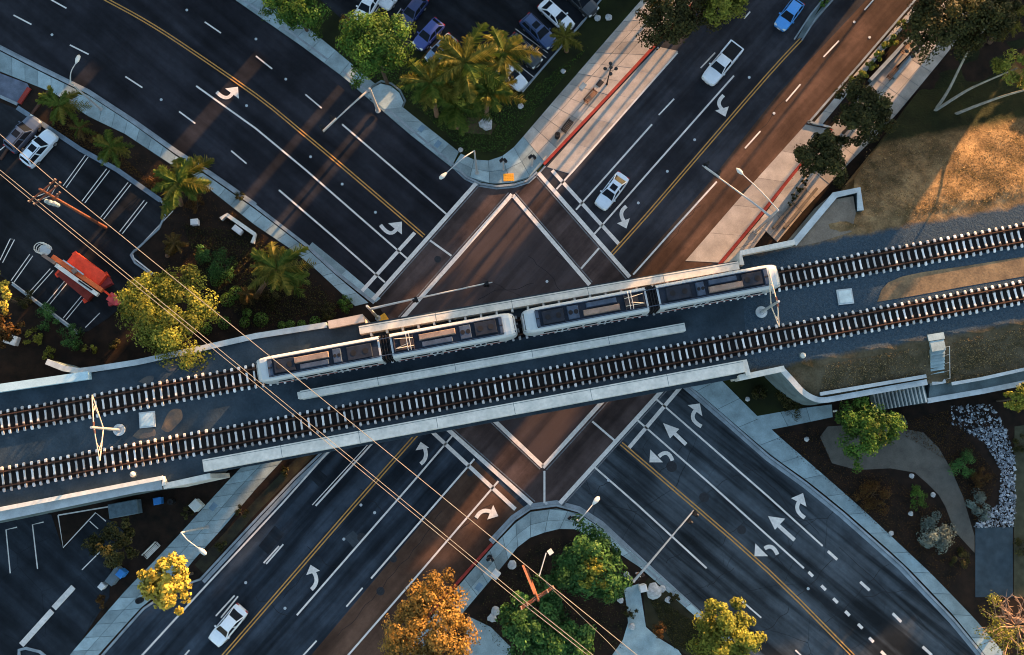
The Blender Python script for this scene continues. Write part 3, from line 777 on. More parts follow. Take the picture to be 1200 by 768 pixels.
# ---- bridge
A0, A1 = P(416, 381, ZD), P(868, 305, ZD)
B0, B1 = P(238, 556, ZD), P(877, 441, ZD)
bridge = thing('railway_bridge', Vector(((A0.x + B1.x) / 2, (A0.y + B1.y) / 2, 0)), 'concrete railway bridge with white edge girders carrying two tracks over the crossing', 'bridge')
m = MB(); m.prism([A0, A1, B1, B0], 5.6, ZD - 0.004); m.build('deck', M_BALLAST, bridge)
def girder(p, q, w, zt, zb):
    m = MB(); a, b_ = P(*p, zt), P(*q, zt)
    d = (b_ - a).normalized()
    m.ribbon([a, b_], w, zb, zt); o = m.build('edge_girder', M_CONC, bridge)
    g = MB(); nn = Vector((-d.y, d.x, 0))
    g.ribbon([a + d * 0.05 + nn * (w / 2 - 0.16), b_ - d * 0.05 + nn * (w / 2 - 0.16)], 0.05, zt - 0.01, zt + 0.012); g.build('groove', M_CONCD, o)
    k = int((b_ - a).length / 7.5)
    for i in range(1, k):
        j = MB(); c = a.lerp(b_, i / k)
        j.box((c.x, c.y, zt - 0.004), (0.05, w - 0.02, 0.02), math.atan2(d.y, d.x)); j.build('joint', M_CONCD, o)
    s = MB(); k = int((b_ - a).length / 4.0)
    for i in range(k):
        c = a.lerp(b_, (i + .5) / k)
        s.cyl((c.x - nn.x * 0.2, c.y - nn.y * 0.2, zt), 0.07, 0.03, 8)
    return o
g1 = girder((421, 387), (866, 311), 0.85, 7.6, 5.45)
g2 = girder((352, 463), (803, 383), 0.85, 7.5, 6.0)
g3 = girder((238, 546), (872, 429), 1.25, 7.6, 5.45)
for i in range(24):                              # ribs standing on the inner side of the far girder
    t = (i + 0.7) / 24.4
    c = P(421, 387, 7.3).lerp(P(866, 311, 7.3), t)
    m = MB(); m.box((c.x - TNRM.x * 0.62, c.y - TNRM.y * 0.62, 6.85), (0.22, 0.42, 1.1), TANG); m.build('rib', M_CONC, bridge)
m = MB(); m.ribbon([P(352, 463, 7.5) + Vector((0, 0, 0)), P(352, 463, 7.5) - TDIR * 0.3], 0.7, 6.0, 7.45); m.build('girder_end', M_CONC, bridge)
for p in ((A0, B0), (A1, B1)):
    m = MB(); m.ribbon([Vector((p[0].x, p[0].y, 0)), Vector((p[1].x, p[1].y, 0))], 0.5, -0.05, 5.55); m.build('abutment', M_CONCD, bridge)

# ---- tracks
tie_me = None
def tie_mesh():
    m = MB()
    # tapered sleeper: low waist, raised rail seats and sloping ends (x across the track)
    prof = [(-1.32, .10, .12), (-1.22, .135, .20), (-0.95, .135, .22), (-0.5, .12, .22), (-0.2, .105, .18), (0.2, .105, .18), (0.5, .12, .22), (0.95, .135, .22), (1.22, .135, .20), (1.32, .10, .12)]
    vs = []; fs = []
    for x, w, h in prof: vs += [(x, -w, 0), (x, -w * .8, h), (x, w * .8, h), (x, w, 0)]
    for i in range(len(prof) - 1):
        for k in range(3): fs.append((4 * i + k, 4 * i + 4 + k, 4 * i + 5 + k, 4 * i + 1 + k))
    n = len(prof) * 4
    fs += [(0, 1, 2, 3), (n - 1, n - 2, n - 3, n - 4)]
    m.add(vs, fs)
    return m.mesh('sleeper')
M_TIE2 = bpy.data.materials.new('sleeper_stained'); nt, b = nodes(M_TIE2)
tc = N(nt, 'ShaderNodeTexCoord').outputs['Object']
sp = N(nt, 'ShaderNodeSeparateXYZ'); nt.links.new(tc, sp.inputs[0])
ab = N(nt, 'ShaderNodeMath', operation='ABSOLUTE'); nt.links.new(sp.outputs[0], ab.inputs[0])
nz = N(nt, 'ShaderNodeMath', operation='MULTIPLY_ADD'); nt.links.new(noise(nt, tc, 6, 4), nz.inputs[0]); nz.inputs[1].default_value = 0.22; nz.inputs[2].default_value = -0.11
sm = N(nt, 'ShaderNodeMath', operation='ADD'); nt.links.new(ab.outputs[0], sm.inputs[0]); nt.links.new(nz.outputs[0], sm.inputs[1])
stain = ramp(nt, sm.outputs[0], [(0.44, 0.0), (0.56, 1.0), (0.92, 1.0), (1.0, 0.0)])
cc = mixc(nt, stain, (0.60, 0.57, 0.54), (0.045, 0.028, 0.022))
cc = mixc(nt, 1.0, cc, ramp(nt, N(nt, 'ShaderNodeObjectInfo').outputs['Random'], [(0, 0.5), (0.5, 0.85), (1, 1.15)]), 'MULTIPLY')
nt.links.new(cc, b.inputs['Base Color']); b.inputs['Roughness'].default_value = 0.9
tie_me = tie_mesh(); tie_me.materials.append(M_TIE2)
def track(A, B, label):
    d = (B - A).normalized()
    a = A - d * 8; e = B + d * 8
    t = thing('railway_track', Vector((A.x, A.y, ZD)), label, 'railway track')
    n = Vector((-d.y, d.x, 0)); ang = math.atan2(d.y, d.x)
    bed = MB(); bed.ribbon([a, e], 2.25, ZD - 0.1, ZD + 0.045); bed.build('stained_ballast', M_BALLASTD, t)
    for s in (-1, 1):
        r = MB()
        for w, z0, z1 in ((0.15, .22, .245), (0.03, .245, .35), (0.075, .35, .39)):
            r.ribbon([a + n * s * .755, e + n * s * .755], w, ZD + z0, ZD + z1)
        r.build('rail', M_RUST, t)
    k = int((e - a).length / 0.763)
    for i in range(k + 1):
        p = a + d * (i * 0.763)
        o = bpy.data.objects.new('sleeper', tie_me); COL.objects.link(o); o.parent = t
        o.location = Vector((p.x, p.y, ZD - random.uniform(0, .05))) + n * random.uniform(-.03, .03) + d * random.uniform(-.025, .025) - OFF[t.name]
        o.rotation_euler = (0, 0, ang + math.pi / 2 + random.uniform(-.022, .022))
        o.scale = (random.uniform(.97, 1.02), random.uniform(.92, 1.1), 1)
    return t
track(TA, TB, 'railway track that the train stands on, concrete sleepers')
track(LA, LB, 'empty railway track between the middle girder and the wide white girder')

# ---- overhead line masts between the tracks
def mast(base, top_arm, low_arm, label):
    bp = P(*base, ZD)
    t = thing('catenary_mast', bp, label, 'mast', 'masts between the tracks')
    m = MB(); m.ring(bp, 0.30, 0.62, 0.16, 24); m.build('footing', M_COPE, t)
    m = MB(); m.tube([bp, bp + Vector((0, 0, 6.7))], [0.16, 0.12], 10); m.cyl(bp, 0.28, 0.1, 12); m.build('pole', M_STEEL, t)
    for end in (top_arm, low_arm):
        q = P(*end, ZD + 5.2)
        up_, dn_ = bp + Vector((0, 0, 6.1)), bp + Vector((0, 0, 3.9))
        a = MB(); a.tube([up_, q + Vector((0, 0, .05))], 0.055, 6); a.tube([dn_, q], 0.06, 6)
        mid1, mid2 = up_.lerp(q, .45), dn_.lerp(q, .7)
        a.tube([mid1, mid2], 0.04, 6); a.tube([dn_.lerp(q, .35), up_.lerp(q, .75)], 0.035, 6)
        ins = MB()
        for k in range(4): ins.tube([up_.lerp(q, .06 + k * .03), up_.lerp(q, .075 + k * .03)], 0.11, 8)
        arm = a.build('cantilever_arm', pm('arm_tan', (0.45, 0.38, 0.30), 0.5, 0.15), t)
        ins.build('insulator', M_POLEW, arm)
mast((140, 504), (108, 463), (117, 540), 'lattice-armed overhead line mast on the bank with the dirt-spilled ballast')
mast((892, 366), (901, 318), (913, 383), 'overhead line mast with slim arms reaching over the train nose')
def vault(x, y, w=1.65):
    c = P(x, y, ZD)
    lab = 'square concrete vault lid in the ballast beside the brown dirt spill' if x < 600 else 'square concrete vault lid in the ballast near the train nose'
    t = thing('vault_lid', c, lab, 'utility lid', 'vault lids between the tracks', rz=TANG * 0.6)
    m = MB(); m.box((0, 0, .06), (w, w, .2)); m.build('frame', M_COPE, t, local=True)
    m = MB(); m.box((0, 0, .17), (w - .3, w - .3, .06)); m.build('lid', pm('lid_concrete', (0.40, 0.46, 0.46), 0.85, 0.2), t, local=True)
vault(173, 492); vault(990, 348)
def domecap(x, y, lab):
    c = P(x, y, ZD); t = thing('vent_cap', c, lab, 'vent')
    m = MB(); m.tube([Vector((0, 0, 0)), Vector((0, 0, .35)), Vector((0, 0, .5)), Vector((0, 0, .6))], [.22, .3, .24, .05], 12); m.build('cap', M_CONC, t, smooth=True, local=True)
    m = MB(); m.cyl((0, 0, -.02), .36, .06, 12); m.build('collar', M_CONCD, t, local=True)
domecap(157, 556, 'small white vent cap in the ballast beside the thin parapet'); domecap(940, 417, 'small white vent cap in the ballast near the curved retaining wall')

# ---- concrete stairs down the bank and the barred flight below
st = thing('stairs', P(1098, 420, 4.7), 'pale concrete stairs down the dry bank', 'stairs')
a, e = P(1096, 391, ZD + .1), P(1099, 442, 4.75)
d = e - a; d.z = 0; L = d.length; d.normalize(); ang = math.atan2(d.y, d.x)
m = MB(); m.box(a + d * .35 + Vector((0, 0, .0)), (.7, 1.75, .14), ang); m.build('top_kerb', M_SLAB, st)
m = MB(); m.box(a + d * 1.3 + Vector((0, 0, -.15)), (1.1, 1.5, .35), ang); m.build('landing', M_SLAB, st)
for i in range(8):
    t_ = 1.75 + i * .32
    m = MB(); z = ZD - .05 - i * .19
    m.box(a + d * t_ + Vector((0, 0, z - a.z - .5)), (.34, 1.5, 1.0), ang); m.build('step', M_SLAB, st)
m = MB(); m.box(a + d * 4.75 + Vector((0, 0, 4.72 - a.z - .3)), (1.1, 1.5, .6), ang); m.build('landing', M_COPE, st)
nrm = Vector((-d.y, d.x, 0))
h = MB()
for s in (1,):
    p0, p1 = a + d * 1.6 + nrm * s * .85, a + d * 4.9 + nrm * s * .85
    p0.z, p1.z = ZD + .8, 5.6
    h.tube([p0, p1], .035, 6)
    for k in range(5): q = p0.lerp(p1, k / 4); h.tube([q, q - Vector((0, 0, 1.2))], .03, 6)
h.build('handrail', M_STEEL, st)
fl = thing('garden_stairs', P(1055, 466, 2), 'dark flight of stairs with white tread edges below the curved wall', 'stairs')
p0, p1 = P(1083, 461, 4.2), P(1026, 471, 1.8)
for i in range(14):
    c = p0.lerp(p1, i / 13)
    dd = (p1 - p0); an = math.atan2(dd.y, dd.x)
    m = MB(); m.box(c - Vector((0, 0, .4)), (.42, 2.0, .8), an); s_ = m.build('step', M_CONCD, fl)
    m = MB(); m.box(c + Vector((0, 0, .02)), (.16, 1.98, .05), an); m.build('nosing', M_CONC, s_)

# ---- garden at the foot of the bank
path = patch('garden_path', [(961, 512), (970, 500), (1000, 498), (1056, 502), (1082, 507), (1100, 525), (1114, 549), (1129, 583), (1132, 594), (1142, 628), (1142, 648), (1119, 623), (1108, 594), (1100, 580), (1087, 567), (1072, 554), (1043, 549), (1004, 551), (975, 543)], 0.05, ZB + 0.02, pm('path_gravel', (0.085, 0.078, 0.066), 0.95, 0.25, 0.8, 0.4, fine=9))
patch('service_path', [(1143, 618), (1187, 618), (1187, 700), (1143, 700)], 0.05, ZB + 0.025, pm('path_blue', (0.032, 0.048, 0.060), 0.9, 0.3, 0.9, 0.5))
patch('hedge_strip', [(1189, 500), (1260, 490), (1260, 700), (1188, 700)], 0.05, ZB + 0.03, pm('hedge_ground', (0.045, 0.045, 0.028), 0.95, 0.4, 0.9, 0.5))
patch('footpath', [(731, 690), (749, 684), (757, 735), (772, 748), (795, 762), (820, 800), (690, 800), (716, 770), (730, 750), (736, 730), (734, 708)], 0.05, ZB + 0.03, M_SLAB)
patch('footpath', [(548, 722), (575, 735), (600, 760), (590, 800), (540, 800)], 0.05, ZB + 0.03, M_SLAB)
patch('lawn', [(845, 444), (887, 494), (935, 480), (955, 470), (925, 450), (915, 440)], 0.05, ZB + 0.03, M_LAWN)
patch('lawn', [(753, 686), (757, 733), (800, 765), (850, 790), (840, 745), (762, 675)], 0.05, ZB + 0.015, pm('corner_turf', (0.024, 0.022, 0.012), 0.95, 0.4, .6, .5))
rock_bed = [P(*q, ZB) for q in ((1113, 476), (1116, 497), (1155, 520), (1173, 551), (1171, 590), (1150, 606), (1140, 618), (1188, 618), (1190, 590), (1189, 536), (1178, 500), (1160, 473))]
def in_poly(x, y, poly):
    c = False
    for i in range(len(poly)):
        a, b = poly[i], poly[i - 1]
        if (a[1] > y) != (b[1] > y) and x < (b[0] - a[0]) * (y - a[1]) / (b[1] - a[1]) + a[0]: c = not c
    return c
m = MB(); xs = [p.x for p in rock_bed]; ys = [p.y for p in rock_bed]
cnt = 0
while cnt < 1700:
    x, y = random.uniform(min(xs), max(xs)), random.uniform(min(ys), max(ys))
    if not in_poly(x, y, rock_bed): continue
    if y > ys[0] - 2.5 and random.random() < .6: continue
    r = random.uniform(.05, .13) if random.random() < .8 else random.uniform(.14, .26); a = random.random() * 6.28
    ca, sa = math.cos(a), math.sin(a)
    q = [(r, 0, 0), (0, r * .7, 0), (-r, 0, 0), (0, -r * .7, 0), (0, 0, r * .7), (0, 0, -r * .4)]
    m.add([(x + ca * u - sa * v, y + sa * u + ca * v, ZB + .05 + w) for u, v, w in q], [(0, 1, 4), (1, 2, 4), (2, 3, 4), (3, 0, 4), (1, 0, 5), (2, 1, 5), (3, 2, 5), (0, 3, 5)])
    cnt += 1
M_PEB = bpy.data.materials.new('white_pebbles'); nt, b = nodes(M_PEB)
nt.links.new(ramp(nt, N(nt, 'ShaderNodeNewGeometry').outputs['Random Per Island'], [(0, (0.06, 0.065, 0.075)), (.5, (0.14, 0.16, 0.19)), (1, (0.42, 0.45, 0.49))]), b.inputs['Base Color'])
o = m.build('river_rocks', M_PEB); props(o, 'curving bed of loose white river stones in the garden', 'stones', kind='stuff')

# ---- promenade beside the north-east street
pr = pavement([(1110, -2), (1073, 42), (1019, 98), (960, 165), (925, 212), (888, 262)], [(1146, 18), (1107, 66), (1051, 134), (985, 202), (947, 241), (911, 284)], 2.3, 3, name='promenade', mat=M_PAD)
def lowwall(px, label, h=0.55, w=0.35, mat=None):
    pts = PX(px, ZS); t = thing('seat_wall', Vector((pts[0].x, pts[0].y, 0)), label, 'low wall')
    m = MB(); m.ribbon(pts, w, 0.05, ZS + h); m.build('wall_body', mat or M_CONCD, t)
    m = MB(); m.ribbon(pts, w + .08, ZS + h + .003, ZS + h + .08); m.build('coping', mat or M_KERB, t)
lowwall([(1071, 39), (1018, 96)], 'grey low wall between roadside shrubs and the terrace lamp')
lowwall([(1081, 52), (1046, 93)], 'second low wall behind the terrace benches', 0.4, .3)
lowwall([(943, 222), (905, 268)], 'low brown wall added for sun stripes on the promenade beside the red kerb', 0.45, .25, M_DIRT)  # wall added so the low sun draws stripes on the promenade
lowwall([(956, 222), (918, 268)], 'low wall added for sun stripes on the promenade under the wing wall', 0.45, .25, M_DIRT)  # second wall added for the sun stripes
lowwall([(260, 258), (267, 253), (300, 276), (297, 286)], 'white U-shaped seat wall in the palm planting', .45, .35, M_CONC)

# ================================================================== TRAIN
M_TRAINW = glossy('train_body_white', (0.34, 0.36, 0.37), 0.4, 0.15)
M_TROOF = pm('train_roof_dark', (0.013, 0.017, 0.026), 0.6, 0.35, 1.2, 0.1)
M_TBOX1 = pm('train_unit_beige', (0.20, 0.14, 0.11), 0.6, 0.3, 1.5, 0.1)
M_TBOX2 = pm('train_unit_blue', (0.040, 0.056, 0.085), 0.55, 0.3, 1.5, 0.1)
M_TBOX3 = pm('train_unit_brown', (0.040, 0.030, 0.028), 0.65, 0.35, 1.5, 0.1)
M_BELL = pm('bellows_rubber', (0.012, 0.012, 0.014), 0.8)
def train_profile(w, zt, dz=0.0):
    return [(-w * .94, .35), (-w, .8), (-w, 2.75), (-w * .95, zt - .28), (-w * .80, zt - .07), (-w * .55, zt), (w * .55, zt), (w * .80, zt - .07), (w * .95, zt - .28), (w, 2.75), (w, .8), (w * .94, .35)]
def train_section(s):
    """half of an articulated car, from the joint (x = 0.55) to the cab nose (x = 13.6); s flips it"""
    stations = [(.55, 1.33, 3.45), (1.0, 1.33, 3.45), (6.0, 1.33, 3.45), (11.6, 1.33, 3.45), (12.4, 1.31, 3.42), (12.95, 1.24, 3.30), (13.3, 1.12, 3.02), (13.52, .96, 2.55), (13.6, .82, 1.9)]
    m = MB(); vs = []; fs = []
    for x, w, zt in stations: vs += [(s * x, y, min(z, zt)) for y, z in train_profile(w, zt)]
    k = 12
    for i in range(len(stations) - 1):
        for j in range(k):
            q = (i * k + j, i * k + (j + 1) % k, (i + 1) * k + (j + 1) % k, (i + 1) * k + j)
            fs.append(q if s < 0 else q[::-1])
    a = tuple(range(k)); b_ = tuple(range((len(stations) - 1) * k, len(stations) * k))
    fs += [a if s > 0 else a[::-1], b_[::-1] if s > 0 else b_]
    return m.add(vs, fs)
def train(x0, x1, label, flip):
    zc = ZD + .39
    def at(X): # point of the track axis under the photo column X, at roof height
        lo, hi = -20.0, 160.0
        for _ in range(40):
            mid = (lo + hi) / 2; p = TA + TDIR * mid
            cx = project(Vector((p.x, p.y, zc + 3.0)))[0]
            if cx < X: lo = mid
            else: hi = mid
        return TA + TDIR * lo
    a, b_ = at(x0), at(x1)
    c = (a + b_) / 2; L = (b_ - a).length
    t = thing('light_rail_car', Vector((c.x, c.y, zc)), label, 'train', 'coupled light rail cars on the bridge', rz=TANG + (math.pi if flip else 0))
    t.scale = (L / 27.2, 1, 1)
    for s in (-1, 1):
        o = train_section(s).build('car_body', M_TRAINW, t, smooth=False, local=True)
        r = MB(); r.box((s * 6.45, 0, 3.455), (11.4, 1.86, .06)); r.build('roof_panel', M_TROOF, o, local=True)
        for yy in (-1, 1):
            for k, xx in enumerate((1.9, 3.6, 6.6, 8.2, 10.9)):
                w = MB(); w.box((s * xx, yy * 1.325, 2.05), (1.35, .03, .85)); w.build('side_window', M_GLASS, o, local=True)
            for xx in (5.05, 9.6):
                w = MB(); w.box((s * xx, yy * 1.328, 1.6), (1.2, .035, 2.0)); dr = w.build('door', pm('door_grey', (.35, .37, .4), .4), o, local=True)
                for q in (-.3, .3):
                    w = MB(); w.box((s * xx + q, yy * 1.338, 1.9), (.42, .03, 1.1)); w.build('door_pane', M_GLASS, dr, local=True)
            w = MB(); w.box((s * 6.4, yy * 1.335, .95), (11.0, .02, .16)); w.build('side_stripe', pm('train_stripe', (.28, .045, .03), .5), o, local=True)
        wd = MB(); wd.add([(s * 13.36, -.85, 2.95), (s * 13.36, .85, 2.95), (s * 13.60, .74, 1.95), (s * 13.60, -.74, 1.95), (s * 13.30, -.85, 2.95), (s * 13.30, .85, 2.95), (s * 13.5, .74, 1.95), (s * 13.5, -.74, 1.95)],
                          [(0, 1, 2, 3), (7, 6, 5, 4), (0, 4, 5, 1), (1, 5, 6, 2), (2, 6, 7, 3), (3, 7, 4, 0)]); wd.build('windscreen', M_GLASS, o, local=True)
        for yy in (-1, 1):
            h = MB(); h.box((s * 13.55, yy * .68, 1.0), (.14, .26, .2)); h.build('headlight', pm('lamp_lens', (.6, .6, .55), .2), o, local=True)
        bg_ = MB(); bg_.box((s * 10.0, 0, .3), (2.6, 2.0, .36))
        bogie = bg_.build('bogie', M_BLACK, t, local=True)
        for ax in (-.95, .95):
            wh = MB()
            for yy in (-.755, .755): wh.tube([Vector((s * 10 + ax, yy - .06, .33)), Vector((s * 10 + ax, yy + .06, .33))], .33, 14)
            wh.build('wheelset', M_RUST, bogie, local=True)
        cp = MB(); cp.box((s * 13.7, 0, .6), (.5, .4, .35)); cp.build('coupler', M_BLACK, t, local=True)
    mb = MB(); mb.box((0, 0, .3), (2.6, 2.0, .36)); mb.build('bogie', M_BLACK, t, local=True)
    m = MB()
    for k in range(9): m.box((-.56 + k * .14, 0, 1.9), (.10 if k % 2 else .06, 2.50 if k % 2 else 2.34, 3.0 if k % 2 else 2.85))
    m.build('bellows', M_BELL, t, local=True)
    # rooftop units
    for x, y, lx, ly, hz, mt in ((-10.4, 0, 2.2, 1.45, .22, M_TROOF), (-7.6, .28, 3.6, .7, .30, M_TBOX1), (-7.4, -.45, 3.0, .6, .26, M_TBOX2), (-5.0, 0, .9, 1.5, .22, M_TBOX2), (-2.7, -.05, 2.6, 1.5, .18, M_TROOF), (2.2, -.1, 1.4, 1.1, .2, M_TBOX3),
                             (5.4, .3, 3.8, .65, .30, M_TBOX1), (5.3, -.45, 3.2, .6, .24, M_TBOX2), (8.3, 0, 1.2, 1.45, .22, M_TBOX2), (10.4, .05, 2.3, 1.45, .22, M_TROOF), (-11.9, 0, .5, 1.7, .12, M_TBOX2), (12.0, 0, .4, 1.7, .12, M_TBOX2)):
        m = MB(); m.taper((x, y, 3.488), (lx, ly), (lx - .14, ly - .18), hz); u = m.build('roof_unit', mt, t, local=True)
        if ly > 1.2:
            for s in (-1, 1):
                g = MB(); g.cyl((x + s * lx * .24, y, 3.488 + hz - .01), min(lx, ly) * .2, .03, 14); g.build('vent_fan', M_BELL, u, local=True)
    for yy in (-.86, .86):
        m = MB(); m.box((0, yy, 3.56), (24.0, .06, .12)); m.build('roof_conduit', M_TBOX2, t, local=True)
    # pantograph
    base = MB()
    for xx in (.95, 2.9): base.box((xx, 0, 3.66), (.08, 1.5, .08))
    for yy in (-.6, .6): base.box((1.9, yy, 3.66), (2.0, .07, .07))
    pn = base.build('pantograph', M_TBOX3, t, local=True)
    ar = MB()
    for yy in (-.5, .5):
        ar.tube([(2.9, yy * .8, 3.7), (1.1, yy, 4.3)], .035, 6); ar.tube([(1.1, yy, 4.3), (2.5, yy * .5, 4.9)], .03, 6)
    ar.build('pantograph_arm', pm('arm_tan', (0.45, 0.38, 0.30)), pn, local=True)
    hd = MB()
    for xx in (2.35, 2.65): hd.tube([(xx, -.95, 4.78), (xx, -.7, 4.92), (xx, .7, 4.92), (xx, .95, 4.78)], .035, 6)
    hd.build('collector_head', M_STEEL, pn, local=True)
    return t
def project(v):
    """photo position of a point of the scene"""
    d = v - Vector((0, 0, H))
    y = d.y * _c + d.z * _s; z = -d.y * _s + d.z * _c
    return (600 + F * d.x / -z, 384 - F * y / -z)
train(299, 605, 'white light rail car nearest the lattice mast with the dirt spill, dark roof', False)
train(612, 915, 'white light rail car with its nose under the slim overhead arms, dark roof', True)

# ================================================================== ROAD VEHICLES
CARMESH = {}
def car_body_mesh(kind):
    """lower body: rings along the length (x forward)"""
    L = {'sedan': 4.75, 'suv': 4.8, 'hatch': 4.2, 'pickup': 5.75}[kind]; Wd = {'sedan': .91, 'suv': .96, 'hatch': .89, 'pickup': 1.0}[kind]
    hz = {'sedan': .92, 'suv': 1.08, 'hatch': .95, 'pickup': 1.10}[kind]
    h = L / 2
    st = [(-h, .80, .42, hz * .72), (-h + .10, .90, .30, hz * .92), (-h + .5, .975, .24, hz * .99), (-h + 1.3, 1.0, .22, hz), (0, 1.0, .22, hz), (h - 1.5, 1.0, .22, hz), (h - .75, .985, .24, hz * .94), (h - .28, .92, .28, hz * .86), (h - .08, .80, .34, hz * .74), (h, .66, .42, hz * .60)]
    if kind == 'pickup': st[0:4] = [(-h, .93, .5, hz * .9), (-h + .06, .97, .42, hz * .985), (-h + .3, .99, .3, hz), (-h + 1.3, 1.0, .24, hz)]
    m = MB(); vs = []; fs = []
    for x, ws, zb, zt in st:
        w = Wd * ws
        vs += [(x, -w * .9, zb), (x, -w, zb + .16), (x, -w, zt - .22), (x, -w * .94, zt - .06), (x, -w * .6, zt + .02), (x, 0, zt + .04), (x, w * .6, zt + .02), (x, w * .94, zt - .06), (x, w, zt - .22), (x, w, zb + .16), (x, w * .9, zb)]
    k = 11
    for i in range(len(st) - 1):
        for j in range(k): fs.append((i * k + j, i * k + (j + 1) % k, (i + 1) * k + (j + 1) % k, (i + 1) * k + j)[::-1])
    fs += [tuple(range(k)), tuple(range(len(st) * k - 1, (len(st) - 1) * k - 1, -1))]
    m.add(vs, fs)
    return m, L, Wd, hz
def cabin_spec(kind, L, Wd, hz):
    # base x range, roof x range, base half width, roof half width, roof height
    return {'sedan': (-1.85, 1.05, -1.05, .28, Wd * .86, Wd * .66, 1.43), 'suv': (-2.18, 1.05, -1.85, .30, Wd * .88, Wd * .70, 1.70),
            'hatch': (-1.88, .95, -1.35, .18, Wd * .88, Wd * .68, 1.48), 'pickup': (-.75, 1.30, -.48, .62, Wd * .86, Wd * .70, 1.80)}[kind]
def face_panel(q, t=.012, inset=.07):
    """thin plate lying just proud of the quad q (counter-clockwise from outside)"""
    q = [Vector(p) for p in q]; c = sum(q, Vector()) / 4
    n = (q[1] - q[0]).cross(q[2] - q[0]).normalized()
    q = [p + (c - p).normalized() * inset for p in q]
    vs = [p + n * .002 for p in q] + [p + n * t for p in q]
    return MB().add(vs, [(3, 2, 1, 0), (4, 5, 6, 7), (0, 1, 5, 4), (1, 2, 6, 5), (2, 3, 7, 6), (3, 0, 4, 7)])
def car_parts(kind):
    if kind in CARMESH: return CARMESH[kind]
    out = []                                     # (name, mesh, material key, parent index)
    m, L, Wd, hz = car_body_mesh(kind)
    bx0, bx1, rx0, rx1, bw, rw, rz_ = cabin_spec(kind, L, Wd, hz)
    zb = hz - .03; h = L / 2
    cab = [(bx0, -bw, zb), (bx1, -bw, zb), (bx1, bw, zb), (bx0, bw, zb), (rx0, -rw, rz_), (rx1, -rw, rz_), (rx1, rw, rz_), (rx0, rw, rz_)]
    m.add(cab, [(0, 1, 5, 4), (1, 2, 6, 5), (2, 3, 7, 6), (3, 0, 4, 7), (4, 5, 6, 7)])
    out.append(('body', m.mesh('car_body', False), 'body', -1))
    rf = MB(); vs = []
    for x, k_ in ((rx0 - .03, .96), (rx0 + .25, 1.0), ((rx0 + rx1) / 2, 1.0), (rx1 - .2, 1.0), (rx1 + .03, .96)):
        z = rz_ + (.004 if k_ < 1 else .045)
        vs += [(x, -rw * k_, rz_ + .003), (x, -rw * .75, z), (x, rw * .75, z), (x, rw * k_, rz_ + .003)]
    rf.add(vs, [(4 * i + j, 4 * i + 4 + j, 4 * i + 5 + j, 4 * i + 1 + j) for i in range(4) for j in range(3)]); out.append(('roof', rf.mesh('car_roof', True), 'body', 0))
    ri = len(out) - 1
    c = [Vector(p) for p in cab]
    out.append(('windscreen', face_panel([c[1], c[2], c[6], c[5]], .012, .08).mesh('windscreen'), 'glass', 0))
    out.append(('rear_window', face_panel([c[3], c[0], c[4], c[7]], .012, .10).mesh('rear_window'), 'glass', 0))
    for a, b_, d, e in ((c[0], c[1], c[5], c[4]), (c[2], c[3], c[7], c[6])):
        for t0, t1 in ((.06, .5), (.53, .95)) if kind != 'pickup' else ((.08, .92),):
            out.append(('side_window', face_panel([a.lerp(b_, t0), a.lerp(b_, t1), e.lerp(d, t1), e.lerp(d, t0)], .012, .05).mesh('side_window'), 'glass', 0))
    for s in (-1, 1):
        for x in (h - .92, -h + .95):
            w = MB(); w.tube([Vector((x, s * (Wd - .2), .33)), Vector((x, s * (Wd + .012), .33))], .33, 16); out.append(('wheel', w.mesh('wheel'), 'tyre', -1))
            w = MB(); w.tube([Vector((x, s * (Wd + .005), .33)), Vector((x, s * (Wd + .022), .33))], .2, 12); out.append(('rim', w.mesh('rim'), 'rim', len(out) - 1))
        e = MB(); e.taper((h - .17, s * Wd * .66, hz * .66), (.26, .38), (.2, .34), .13); out.append(('headlight', e.mesh('headlight'), 'lens', 0))
        e = MB(); e.box((-h + .05, s * Wd * .70, hz * .78), (.12, .34, .16)); out.append(('tail_light', e.mesh('tail_light'), 'red', 0))
        e = MB(); e.taper((bx1 - .22, s * (bw + .16), hz - .02), (.16, .26), (.12, .22), .14); out.append(('mirror', e.mesh('mirror'), 'body', 0))
    e = MB(); e.box((h - .02, 0, .42), (.08, .5, .14)); out.append(('number_plate', e.mesh('number_plate'), 'lens', 0))
    if kind == 'pickup':
        e = MB(); e.box(((-h + .14 + bx0 - .08) / 2, 0, hz + .035), (bx0 - .08 + h - .14, Wd * 1.56, .03)); out.append(('bed_floor', e.mesh('bed_floor'), 'black', 0))
        for s in (-1, 1):
            e = MB(); e.box(((-h + .02 + bx0) / 2, s * Wd * .9, hz + .05), (bx0 + h - .1, .16, .12)); out.append(('bed_side', e.mesh('bed_side'), 'body', 0))
        e = MB(); e.box((-h + .09, 0, hz + .05), (.13, Wd * 1.75, .115)); out.append(('tailgate', e.mesh('tailgate'), 'body', 0))
    if kind in ('suv',):
        e = MB(); e.box(((rx0 + rx1) / 2 + .35, 0, rz_ + .05), (.75, .82, .025)); out.append(('sunroof', e.mesh('sunroof'), 'glass', ri))
        for s in (-1, 1):
            e = MB(); e.box(((rx0 + rx1) / 2, s * rw * .86, rz_ + .07), (rx1 - rx0 - .3, .05, .05)); out.append(('roof_rail', e.mesh('roof_rail'), 'black', ri))
    CARMESH[kind] = out
    return out
